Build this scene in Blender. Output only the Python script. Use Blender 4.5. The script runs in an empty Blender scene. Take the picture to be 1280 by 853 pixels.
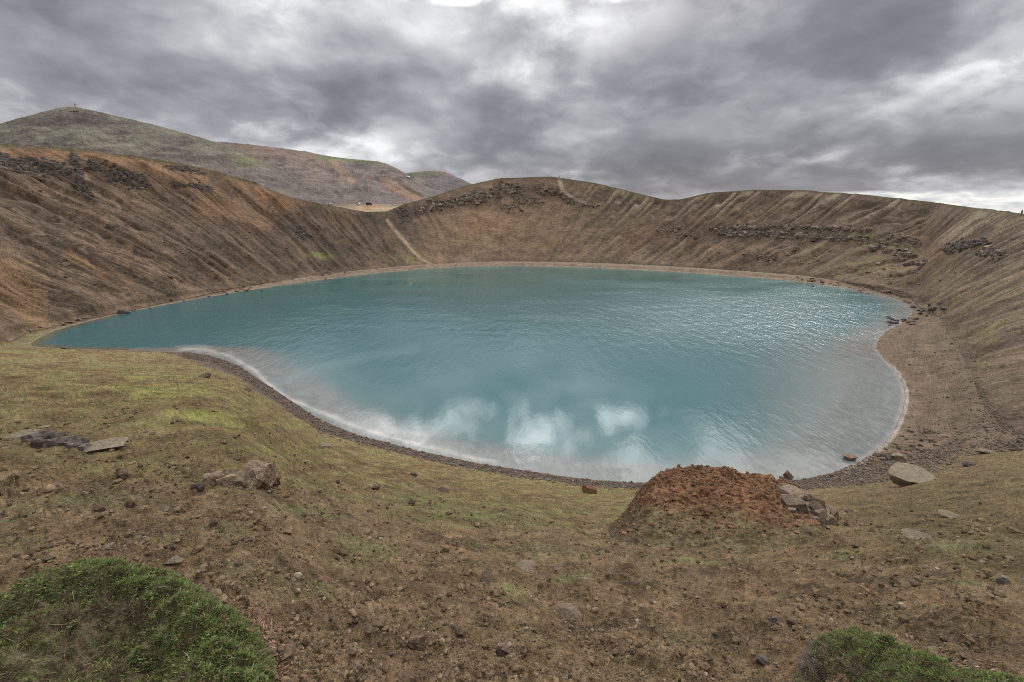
import bpy, bmesh, math, random
import numpy as np

rng = np.random.default_rng(11)
random.seed(5)
SC = bpy.context.scene
COL = SC.collection
R = math.radians

# ------------------------------------------------------------------ camera geometry
H = 25.0                       # eye height above the lake (lake surface is z = 0)
F, CX, CY = 600.0, 640.0, 426.5
PITCH = R(14.1)
cp, sp = math.cos(PITCH), math.sin(PITCH)


def ray(x, y):
    x = np.asarray(x, float); y = np.asarray(y, float)
    X = (x - CX) / F; Y = (CY - y) / F
    return X, cp + Y * sp, -sp + Y * cp


def azel(x, y):
    dx, dy, dz = ray(x, y)
    return np.arctan2(dx, dy), dz / np.hypot(dx, dy)      # azimuth, tan(elevation)


def on_plane(x, y, z):
    dx, dy, dz = ray(x, y)
    t = (np.asarray(z, float) - H) / dz
    return dx * t, dy * t


def project(x, y, z):
    dz = z - H
    fw = y * cp - dz * sp
    up = y * sp + dz * cp
    ok = fw > 0.15
    fw = np.where(ok, fw, 1.0)
    return np.where(ok, CX + F * x / fw, -9999.0), np.where(ok, CY - F * up / fw, -9999.0)


# ------------------------------------------------------------------ numpy noise
_P = np.random.default_rng(3).permutation(256).astype(np.int32)
_P = np.concatenate([_P, _P])
_GA = np.random.default_rng(4).random(256) * 2 * math.pi
_GX, _GY = np.cos(_GA).astype(np.float32), np.sin(_GA).astype(np.float32)


def perlin(x, y, seed=0):
    x = np.asarray(x, float) + seed * 17.37; y = np.asarray(y, float) + seed * 9.71
    x0 = np.floor(x); y0 = np.floor(y)
    xi = x0.astype(np.int64) & 255; yi = y0.astype(np.int64) & 255
    fx = (x - x0).astype(np.float32); fy = (y - y0).astype(np.float32)
    u = fx * fx * fx * (fx * (fx * 6 - 15) + 10); v = fy * fy * fy * (fy * (fy * 6 - 15) + 10)
    def g(ix, iy, ax, ay):
        h = _P[_P[ix & 255] + (iy & 255)]
        return _GX[h] * ax + _GY[h] * ay
    a = g(xi, yi, fx, fy); b = g(xi + 1, yi, fx - 1, fy)
    c = g(xi, yi + 1, fx, fy - 1); d = g(xi + 1, yi + 1, fx - 1, fy - 1)
    ab = a + u * (b - a); cd = c + u * (d - c)
    return (ab + v * (cd - ab)) * 1.4


def fbm(x, y, o=4, seed=0, gain=.5, lac=2.03):
    s = 0; a = 1.0; t = 0
    for i in range(o):
        s = s + a * perlin(x, y, seed + i); t += a
        x = np.asarray(x) * lac; y = np.asarray(y) * lac; a *= gain
    return s / t * 1.35


def sstep(a, b, x):
    t = np.clip((np.asarray(x, float) - a) / (b - a), 0, 1)
    return t * t * (3 - 2 * t)


# ------------------------------------------------------------------ traced outlines
SHORE = np.array([(33, 432), (52, 421), (75, 411), (150, 392), (250, 373), (350, 357), (450, 343.5), (540, 335.5), (620, 332.5),
    (700, 333.5), (800, 337.5), (900, 344), (1000, 352), (1080, 363), (1125, 375), (1141, 384), (1140, 393), (1128, 404), (1110, 412),
    (1097, 424), (1094, 436), (1103, 448), (1119, 464), (1130, 483), (1131, 503), (1122, 530), (1108, 552), (1085, 572), (1045, 590),
    (1000, 600), (950, 604), (880, 606), (810, 604), (740, 600), (680, 592), (600, 580), (520, 563), (450, 545), (400, 525),
    (362, 500), (325, 475), (295, 455), (262, 444), (232, 440), (180, 438.5), (110, 437), (60, 435)], float)
wx, wy = on_plane(SHORE[:, 0], SHORE[:, 1], 0.0)
POLY = np.stack([wx, wy], 1)
for _ in range(1):                                            # Chaikin corner cutting
    nxt = np.roll(POLY, -1, 0)
    POLY = np.stack([.75 * POLY + .25 * nxt, .25 * POLY + .75 * nxt], 1).reshape(-1, 2)
LC = np.array([5.0, 150.0])


def shore_dist(x, y):
    """signed distance to the shoreline, negative in the water"""
    x = np.asarray(x, float).ravel(); y = np.asarray(y, float).ravel()
    best = np.full(x.shape, 1e18); inside = np.zeros(x.shape, bool)
    A = POLY; B = np.roll(POLY, -1, 0)
    for (ax, ay), (bx, by) in zip(A, B):
        ex, ey = bx - ax, by - ay
        t = np.clip(((x - ax) * ex + (y - ay) * ey) / (ex * ex + ey * ey), 0, 1)
        d = (x - ax - t * ex) ** 2 + (y - ay - t * ey) ** 2
        np.minimum(best, d, out=best)
        c = (ay > y) != (by > y)
        if by != ay:
            inside ^= c & (x < (bx - ax) * (y - ay) / (by - ay) + ax)
    d = np.sqrt(best)
    return np.where(inside, -d, d)


def curve(pts, zs=None):
    pts = np.array(pts, float)
    az, te = azel(pts[:, 0], pts[:, 1])
    return az, te


# near edge of the flat lake floor: (px x, px y, z)
C1 = np.array([(-60, 438, 6.0), (0, 434, 1.6), (33, 435, .1), (110, 438, .02), (180, 439.5, .02), (232, 441, .02), (262, 445, .02), (295, 456, .02),
    (325, 476, .02), (362, 501, .02), (400, 526, .02), (450, 546, .02), (520, 564, .02), (600, 581, .02), (680, 593, .02), (740, 601, .02),
    (810, 605, .02), (880, 607, .02), (950, 605, .02), (1000, 601, .02), (1045, 592, .1), (1085, 588, .5), (1130, 583, 1.1),
    (1180, 574, 2.0), (1230, 567, 3.0), (1280, 563, 4.2), (1330, 563, 6.0)])
x1, y1 = on_plane(C1[:, 0], C1[:, 1], C1[:, 2])
C1az, C1r, C1z = np.arctan2(x1, y1), np.hypot(x1, y1), C1[:, 2]
# foot of the crater wall
C3 = np.array([(-60, 428, 6.5), (0, 424, 2.2), (40, 411, 1.3), (100, 397, 1.2), (250, 367.5, 1.2), (350, 351, 1.2), (450, 338, 1.2), (540, 330, 1.2), (620, 327, 1.2),
    (700, 327.5, 1.3), (800, 331, 1.3), (900, 337, 1.3), (1000, 344.5, 1.4), (1080, 356, 1.6), (1140, 368, 2.0), (1165, 388, 2.2), (1187, 420, 2.3),
    (1207, 455, 2.6), (1222, 490, 3.0), (1240, 522, 3.6), (1280, 552, 4.6), (1330, 556, 6.4)])
x3, y3 = on_plane(C3[:, 0], C3[:, 1], C3[:, 2])
C3az, C3r, C3z = np.arctan2(x3, y3), np.hypot(x3, y3), C3[:, 2]
# rim of the crater: (px x, px y, slope along the ray)
C5 = np.array([(-60, 185, .34), (0, 180, .36), (60, 183, .38), (130, 190, .42), (200, 200, .46), (260, 211, .5), (320, 229, .53), (360, 246, .56), (400, 254, .57),
    (440, 262, .58), (462, 265.5, .58), (485, 264, .58), (505, 255, .58), (540, 246.5, .6), (580, 232.5, .6), (625, 223, .6), (690, 221, .6), (740, 228, .6),
    (790, 240, .6), (830, 249.5, .6), (850, 249.5, .6), (890, 240.5, .6), (940, 237.5, .6), (1000, 238, .57), (1080, 243, .48), (1160, 252, .32),
    (1230, 261, .20), (1280, 267, .165), (1330, 273, .15)])
C5az, C5te = azel(C5[:, 0], C5[:, 1])
PLT = np.array([(-60, 200), (300, 250), (380, 255.2), (540, 255.2), (620, 262), (760, 285), (1000, 292), (1330, 292)], float)
PLaz, PLte = azel(PLT[:, 0], PLT[:, 1])


def tail(az, azs, vals, lo, hi):
    """interpolate traced values, running on smoothly to lo / hi behind the viewer"""
    A = np.concatenate([[-math.pi, -2.0, -1.2], azs, [1.2, 2.0, math.pi]])
    l0, h0 = vals[0], vals[-1]
    V = np.concatenate([[lo, lo * .7 + l0 * .3, lo * .25 + l0 * .75], vals, [h0 * .75 + hi * .25, h0 * .3 + hi * .7, hi]])
    return np.interp(az, A, V)


AZT = np.concatenate([np.linspace(-math.pi, -.95, 160, endpoint=False), np.linspace(-.95, .95, 1600), np.linspace(.95, math.pi, 160)[1:]])


def smooth_tab(v, n=9):
    k = np.hanning(n + 2)[1:-1]; k /= k.sum()
    return np.convolve(np.pad(v, n // 2, mode='edge'), k, 'valid')


T1r = smooth_tab(tail(AZT, C1az, C1r, 22., 22.), 7); T1z = smooth_tab(tail(AZT, C1az, C1z, 22.5, 22.5), 7)
T3r = smooth_tab(tail(AZT, C3az, C3r, 26., 26.)); T3z = smooth_tab(tail(AZT, C3az, C3z, 22.6, 22.6))
T3r = T3r + sstep(.60, .66, AZT) * 3.2 * fbm(AZT * 45, AZT * 0 + 2.3, 3, 17)
T3r = np.maximum(T3r, T1r + .8)
_m = tail(AZT, C5az, C5[:, 2], .2, .2); _te = smooth_tab(tail(AZT, C5az, C5te, .02, .02), 11)
T5r = (H - T3z + _m * T3r) / (_m - _te); T5r = smooth_tab(np.minimum(T5r, T3r + 190), 11)
T5z = H + _te * T5r
_pte = tail(AZT, PLaz, PLte, -.01, -.03)
KR = [np.full_like(AZT, .0), T1r, T3r, T5r, T5r + 5, T5r + 26, np.maximum(T5r + 60, 470.), np.full_like(AZT, 640.), np.full_like(AZT, 9000.)]
KZ = [np.full_like(AZT, H - 1.6), T1z, T3z, T5z, T5z - .35, T5z - 5.5, H + _pte * np.maximum(T5r + 60, 470.), H + _pte * 640 - 1, np.full_like(AZT, -60.)]


SK = np.array([(-400, 0), (500, 0), (840, .40), (1000, .38), (1240, .05), (1700, 0)], float)
SKaz, _ = azel(SK[:, 0], np.full(len(SK), 280.0))


def knots(az):
    return [np.interp(az, AZT, k) for k in KR], [np.interp(az, AZT, k) for k in KZ]


def smooth_poly(P, k):
    for _ in range(k):
        P[1:-1] = .25 * P[:-2] + .5 * P[1:-1] + .25 * P[2:]
    return P


_fa = np.linspace(-1.3, 1.3, 160); _fr = np.interp(_fa, AZT, T3r)
FOOT = smooth_poly(np.stack([np.sin(_fa) * _fr, np.cos(_fa) * _fr], 1), 60)[::2]
FOOTL = np.r_[0, np.cumsum(np.hypot(*np.diff(FOOT, axis=0).T))]


def foot_coords(x, y):
    """distance along the foot of the wall and distance up from it: the fall line runs at constant q"""
    best = np.full(x.shape, 1e18); q = np.zeros(x.shape)
    for i in range(len(FOOT) - 1):
        (ax, ay), (bx, by) = FOOT[i], FOOT[i + 1]
        ex, ey = bx - ax, by - ay; L = math.hypot(ex, ey)
        t = np.clip(((x - ax) * ex + (y - ay) * ey) / (L * L), 0, 1)
        d = (x - ax - t * ex) ** 2 + (y - ay - t * ey) ** 2
        m = d < best
        best = np.where(m, d, best); q = np.where(m, FOOTL[i] + t * L, q)
    return q, np.sqrt(best)



def terrain(x, y, detail=True, want=False):
    """height of the ground at world x, y (vectorised)"""
    shp = np.shape(x)
    x = np.asarray(x, float).ravel(); y = np.asarray(y, float).ravel()
    az = np.arctan2(x, y); r = np.hypot(x, y)
    kr, kz = knots(az)
    z = np.zeros_like(r)
    sec = np.zeros(r.shape, int)
    for i in range(len(kr) - 1):
        m = (r >= kr[i]) & (r <= kr[i + 1] if i == len(kr) - 2 else r < kr[i + 1])
        t = np.clip((r - kr[i]) / (kr[i + 1] - kr[i]), 0, 1)
        if i == 0:                                   # near slope: straight, easing out on the beach, a low bench by the viewer
            tt = t + (.5 + .12 * sstep(.25, .5, -az)) * t ** 3 * (1 - t)
        elif i == 2:
            tt = .84 * t + .16 * t ** 2.2; tt = tt + (t ** 1.7 - tt) * sstep(.60, .70, az)
        else:
            tt = t
        z = np.where(m, kz[i] + (kz[i + 1] - kz[i]) * tt, z)
        sec = np.where(m, i, sec)
    sd = np.full(r.shape, 60.0)
    near = r < 420
    if near.any():
        sd[near] = shore_dist(x[near], y[near])
    # beach and lake floor follow the shoreline exactly
    out = np.minimum(np.maximum(z, .015 + .035 * np.maximum(sd, 0)), np.where(sd < 14, np.maximum(.02 + .3 * sd, 0) + 60 * sstep(3, 14, sd), 1e6))
    out = np.where((sec == 1), np.minimum(out, .02 + .09 * np.maximum(sd, 0) + np.maximum(0, z) * sstep(2, 9, sd)), out)
    z = np.where(sd > 0, out, np.maximum(-.10 * -sd - .0, -4.0) - .02)
    q = np.zeros_like(r); rho = np.zeros_like(r)
    wm = (sec == 2)
    if wm.any():
        q[wm], rho[wm] = foot_coords(x[wm], y[wm])
        q[wm] -= np.interp(az[wm], SKaz, SK[:, 1]) * rho[wm]
    t2 = np.clip((r - kr[2]) / (kr[3] - kr[2]), 0, 1)
    if detail:
        land = sstep(.0, 1.2, sd)
        # broad unevenness
        z = z + land * sstep(3, 14, r) * (1 - sstep(kr[1] * .75, kr[1], r) * (sec == 0)) * np.where(sec == 0, .55 * fbm(x / 9, y / 9, 3, 21) , 0)
        # soil: benches, clods
        nr = 1 - sstep(14, 34, r)
        if (nr > 0).any():
            bench = 1 - sstep(.30, .55, np.abs(fbm(x / 2.6, y / 2.6, 2, 5)))
            z = z + land * nr * (.13 * fbm(x / 1.7, y / 1.7, 3, 31) * sstep(.8, 3, r) + .085 * np.abs(fbm(x / .33, y / .33, 3, 32)) + .045 * fbm(x / .42, y / .30, 2, 37))
            n3 = fbm(x / .085, y / .085, 3, 33, .6)
            z = z + land * (1 - sstep(6, 14, r)) * (.030 * n3 + .035 * np.maximum(n3 - .2, 0) + .010 * fbm(x / .035, y / .035, 2, 38) * (1 - sstep(2.5, 5, r)))
        # gullied crater wall
        w = (sec == 2)
        if w.any():
            env = sstep(0, .12, t2) * (1 - .85 * sstep(.84, .98, t2))
            wob = 2.2 * fbm(x / 30, y / 30, 3, 41)
            g1 = np.abs(perlin(q / 11 + wob * .3, rho / 120, 42))
            g2 = np.abs(perlin(q / 4.6 + .12 * wob, rho / 160, 43)); g5 = np.abs(perlin(q / 1.7 + .7 * wob, rho / 30, 48))
            g3 = fbm(x / 5, y / 5, 3, 44)
            amp = sstep(0, 1, np.minimum(1, kr[2] / 150))
            lft = 1 + .7 * (1 - sstep(-.42, -.22, az))
            z = z + np.where(w, env * amp * lft * (2.1 * (g1 - .3) + 1.5 * (g2 - .3) * (1 + .8 * sstep(.5, .8, t2)) + .5 * (g5 - .3)) + env * .35 * g3 + .9 * sstep(0, .1, t2) * (1 - sstep(.9, 1, t2)) * fbm(x / 24, y / 24, 2, 45), 0)
        # beaches
        z = z + np.where((sec == 1) & (sd > 0), sstep(.3, 3, sd) * (.10 * fbm(x / 2.0, y / 2.0, 3, 46) + .03 * np.sin(sd * 2.6 + fbm(x / 6, y / 6, 2, 4))), 0)
        z = z + np.where(sec >= 4, .8 * fbm(x / 25, y / 25, 4, 47) * sstep(0, 30, r - kr[3]), 0)
    z = np.where((sd > 0) & (sec < 3), np.maximum(z, .015 + .03 * np.minimum(sd, 10)), z)
    if want:
        return z, sd, sec, q, rho, t2, r, az, kr
    return z.reshape(shp)


def hit(px, py, rmin=1.0, rmax=460, n=2500):
    """where the sight line through a picture point meets the ground"""
    dx, dy, dz = ray(px, py)
    hl = math.hypot(dx, dy)
    rr = np.geomspace(rmin, rmax, n)
    xs, ys = dx / hl * rr, dy / hl * rr
    zr = H + dz / hl * rr
    zt = terrain(xs, ys)
    zt = np.maximum(zt, 0.0)
    k = np.argmax(zr < zt)
    if not (zr < zt).any():
        k = n - 1
    return float(xs[k]), float(ys[k]), float(zt[k])


# ------------------------------------------------------------------ painting helpers (true surface colours traced on the ground)
def seg_dist(px, py, pts):
    best = np.full(px.shape, 1e9)
    for (ax, ay), (bx, by) in zip(pts[:-1], pts[1:]):
        ex, ey = bx - ax, by - ay
        t = np.clip(((px - ax) * ex + (py - ay) * ey) / (ex * ex + ey * ey + 1e-9), 0, 1)
        np.minimum(best, np.hypot(px - ax - t * ex, py - ay - t * ey), out=best)
    return best


def stroke(px, py, pts, w, soft=.6):
    return 1 - sstep(w * (1 - soft), w * (1 + soft), seg_dist(px, py, pts))


def blob(px, py, x, y, sx, sy):
    return np.exp(-((px - x) / sx) ** 2 - ((py - y) / sy) ** 2)


def mix(c, m, col):
    return c + np.clip(m, 0, 1)[:, None] * (np.array(col)[None, :] - c)


# ------------------------------------------------------------------ materials
def new_mat(name):
    m = bpy.data.materials.new(name); m.use_nodes = True
    nt = m.node_tree; nt.nodes.clear()
    return m, nt


class NT:
    def __init__(s, nt): s.nt = nt
    def n(s, t, **kw):
        nd = s.nt.nodes.new(t)
        for k, v in kw.items():
            setattr(nd, k, v)
        return nd
    def l(s, a, b): s.nt.links.new(a, b)
    def setin(s, sock, v):
        if hasattr(v, 'is_output'): s.l(v, sock)
        else: sock.default_value = v
    def math(s, op, a, b=None, c=None, clamp=False):
        nd = s.n('ShaderNodeMath', operation=op, use_clamp=clamp)
        s.setin(nd.inputs[0], a)
        if b is not None: s.setin(nd.inputs[1], b)
        if c is not None: s.setin(nd.inputs[2], c)
        return nd.outputs[0]
    def noise(s, vec, scale, detail=4, rough=.55, dist=0.0):
        nd = s.n('ShaderNodeTexNoise')
        if vec is not None: s.l(vec, nd.inputs['Vector'])
        nd.inputs['Scale'].default_value = scale; nd.inputs['Detail'].default_value = detail
        nd.inputs['Roughness'].default_value = rough; nd.inputs['Distortion'].default_value = dist
        return nd.outputs['Fac']
    def maprange(s, v, a, b, c, d):
        nd = s.n('ShaderNodeMapRange'); s.setin(nd.inputs[0], v)
        for i, k in enumerate((a, b, c, d)): s.setin(nd.inputs[1 + i], k)
        return nd.outputs[0]
    def mixc(s, f, a, b, mode='MIX'):
        nd = s.n('ShaderNodeMix', data_type='RGBA', blend_type=mode)
        s.setin(nd.inputs[0], f)
        s.setin(nd.inputs[6], a); s.setin(nd.inputs[7], b)
        return nd.outputs[2]


def ground_material(name, bump=(.5, .02), scales=(1.3, 9.0, 55.0), contrast=.55, rough=.95):
    m, nt = new_mat(name); t = NT(nt)
    geo = t.n('ShaderNodeNewGeometry'); P = geo.outputs['Position']
    col = t.n('ShaderNodeVertexColor', layer_name='Col').outputs['Color']
    n1 = t.noise(P, scales[0], 4); n2 = t.noise(P, scales[1], 4, .6); n3 = t.noise(P, scales[2], 3, .65)
    f = t.math('ADD', t.maprange(n1, .3, .7, -.5, .5), t.math('ADD', t.maprange(n2, .3, .7, -.5, .5), t.maprange(n3, .3, .7, -.6, .6)))
    mul = t.math('MAXIMUM', t.math('MULTIPLY_ADD', f, contrast, 1.0), .25)
    comb = t.n('ShaderNodeCombineColor')
    for i in range(3): t.l(mul, comb.inputs[i])
    c = t.mixc(1.0, col, comb.outputs[0], 'MULTIPLY')
    b = t.n('ShaderNodeBsdfPrincipled'); t.l(c, b.inputs['Base Color'])
    b.inputs['Roughness'].default_value = rough; b.inputs['Specular IOR Level'].default_value = .12
    bm = t.n('ShaderNodeBump'); bm.inputs['Strength'].default_value = bump[0]; bm.inputs['Distance'].default_value = bump[1]
    t.l(t.math('ADD', t.math('MULTIPLY', n2, 1.6), n3), bm.inputs['Height'])
    t.l(bm.outputs[0], b.inputs['Normal'])
    o = t.n('ShaderNodeOutputMaterial'); t.l(b.outputs[0], o.inputs[0])
    return m


M_SOIL = ground_material('soil', (1.0, .035), (1.7, 16.0, 75.0), .85)
M_WALL = ground_material('scree', (.6, .35), (.12, .6, 2.4), .55)
M_FAR = ground_material('far_ground', (.5, 1.5), (.02, .1, .5), .5)
M_BEACH = ground_material('beach', (.6, .12), (.4, 2.5, 9.0), .55)


def rock_material(name, c1, c2, scale=2.0, bump=.5, dist=.05):
    m, nt = new_mat(name); t = NT(nt)
    tc = t.n('ShaderNodeTexCoord'); P = tc.outputs['Object']
    geo = t.n('ShaderNodeNewGeometry')
    n1 = t.noise(P, scale, 5, .6, .3); n2 = t.noise(P, scale * 7, 4, .65)
    f = t.math('ADD', t.maprange(n1, .3, .7, 0, .7), t.maprange(n2, .35, .65, -.25, .4), clamp=True)
    rnd = t.n('ShaderNodeAttribute', attribute_name='tone')
    c = t.mixc(f, (*c1, 1), (*c2, 1))
    tone = t.math('MULTIPLY_ADD', rnd.outputs['Fac'], .9, .6)
    comb = t.n('ShaderNodeCombineColor')
    for i in range(3): t.l(tone, comb.inputs[i])
    c = t.mixc(1.0, c, comb.outputs[0], 'MULTIPLY')
    b = t.n('ShaderNodeBsdfPrincipled'); t.l(c, b.inputs['Base Color']); b.inputs['Roughness'].default_value = .92
    b.inputs['Specular IOR Level'].default_value = .2
    bm = t.n('ShaderNodeBump'); bm.inputs['Strength'].default_value = bump; bm.inputs['Distance'].default_value = dist
    t.l(t.math('ADD', n1, n2), bm.inputs['Height']); t.l(bm.outputs[0], b.inputs['Normal'])
    o = t.n('ShaderNodeOutputMaterial'); t.l(b.outputs[0], o.inputs[0])
    return m


M_PALE = rock_material('pale_rock', (.135, .105, .075), (.29, .235, .165), 3.5, .9, .06)
M_TAN = rock_material('tan_rock', (.11, .083, .06), (.25, .195, .14), 5.0, .8, .02)
M_BROWN = rock_material('brown_rock', (.10, .07, .05), (.24, .17, .12), 3.0)
M_DARK = rock_material('dark_rock', (.045, .038, .034), (.17, .135, .11), 3.0)
M_LAVA = rock_material('lava_rock', (.055, .042, .033), (.29, .225, .17), .5, .8, .4)
M_RED = rock_material('rust_rock', (.08, .04, .025), (.2, .1, .055), 3.0)
M_PEB = rock_material('pebble', (.085, .065, .05), (.19, .15, .115), 9.0, .4, .01)


def plain_material(name, col, rough=.6, metallic=0.0, var=.25, scale=4.0):
    m, nt = new_mat(name); t = NT(nt)
    tc = t.n('ShaderNodeTexCoord')
    n1 = t.noise(tc.outputs['Object'], scale, 3)
    f = t.maprange(n1, .3, .7, 0, 1)
    c = t.mixc(f, (*[k * (1 - var) for k in col], 1), (*[min(1, k * (1 + var)) for k in col], 1))
    b = t.n('ShaderNodeBsdfPrincipled'); t.l(c, b.inputs['Base Color'])
    b.inputs['Roughness'].default_value = rough; b.inputs['Metallic'].default_value = metallic
    o = t.n('ShaderNodeOutputMaterial'); t.l(b.outputs[0], o.inputs[0])
    return m


def leaf_material(name):
    m, nt = new_mat(name); t = NT(nt)
    col = t.n('ShaderNodeVertexColor', layer_name='Col').outputs['Color']
    d = t.n('ShaderNodeBsdfDiffuse'); t.l(col, d.inputs[0])
    tr = t.n('ShaderNodeBsdfTranslucent'); t.l(col, tr.inputs[0])
    g = t.n('ShaderNodeBsdfGlossy'); g.inputs['Roughness'].default_value = .5; g.inputs['Color'].default_value = (.6, .6, .6, 1)
    mx = t.n('ShaderNodeMixShader'); mx.inputs[0].default_value = .3
    t.l(d.outputs[0], mx.inputs[1]); t.l(tr.outputs[0], mx.inputs[2])
    m2 = t.n('ShaderNodeMixShader'); m2.inputs[0].default_value = .015
    t.l(mx.outputs[0], m2.inputs[1]); t.l(g.outputs[0], m2.inputs[2])
    o = t.n('ShaderNodeOutputMaterial'); t.l(m2.outputs[0], o.inputs[0])
    return m


M_LEAF = leaf_material('leaf_blades')


# ------------------------------------------------------------------ mesh helpers
def link_mesh(name, verts, faces, mat, smooth=True, col=None, tone=None, parent=None):
    """faces: (n,3) or (n,4) int array"""
    me = bpy.data.meshes.new(name)
    verts = np.asarray(verts, np.float32); faces = np.asarray(faces, np.int32)
    k = faces.shape[1]
    me.vertices.add(len(verts)); me.vertices.foreach_set('co', verts.ravel())
    me.loops.add(faces.size); me.loops.foreach_set('vertex_index', faces.ravel())
    me.polygons.add(len(faces))
    me.polygons.foreach_set('loop_start', np.arange(0, faces.size, k, dtype=np.int32))
    me.polygons.foreach_set('loop_total', np.full(len(faces), k, np.int32))
    me.polygons.foreach_set('use_smooth', np.full(len(faces), smooth))
    me.update(calc_edges=True); me.validate()
    if col is not None:
        a = me.color_attributes.new('Col', 'FLOAT_COLOR', 'POINT')
        c4 = np.ones((len(verts), 4), np.float32); c4[:, :3] = np.clip(col, .004, .9)
        a.data.foreach_set('color', c4.ravel())
    if tone is not None:
        a = me.attributes.new('tone', 'FLOAT', 'POINT'); a.data.foreach_set('value', np.asarray(tone, np.float32))
    me.materials.append(mat)
    o = bpy.data.objects.new(name, me); COL.objects.link(o)
    if parent is not None: o.parent = parent
    return o


def grid_faces(nr, nc, wrap=False):
    i = np.arange(nr - 1)[:, None]; j = np.arange(nc if wrap else nc - 1)[None, :]
    j2 = (j + 1) % nc
    return np.stack([i * nc + j, i * nc + j2, (i + 1) * nc + j2, (i + 1) * nc + j], -1).reshape(-1, 4)


def tag(o, label, cat, group=None):
    o['label'] = label; o['category'] = cat
    if group: o['group'] = group
    return o


def empty(name, loc, rz=0.0):
    o = bpy.data.objects.new(name, None); COL.objects.link(o); o.location = loc; o.rotation_euler = (0, 0, rz)
    o.empty_display_size = .2
    return o

#@@TERRAIN
# ------------------------------------------------------------------ colours of the ground
SOIL = (.182, .124, .071); WALLC = (.126, .088, .059); ORANGE = (.215, .122, .066); DARK = (.045, .035, .028)
PALE = (.27, .205, .14); OLIVE = (.135, .122, .05); MOSS = (.25, .27, .07); GREEN = (.10, .135, .045); GRAVEL = (.115, .09, .073)


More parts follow.
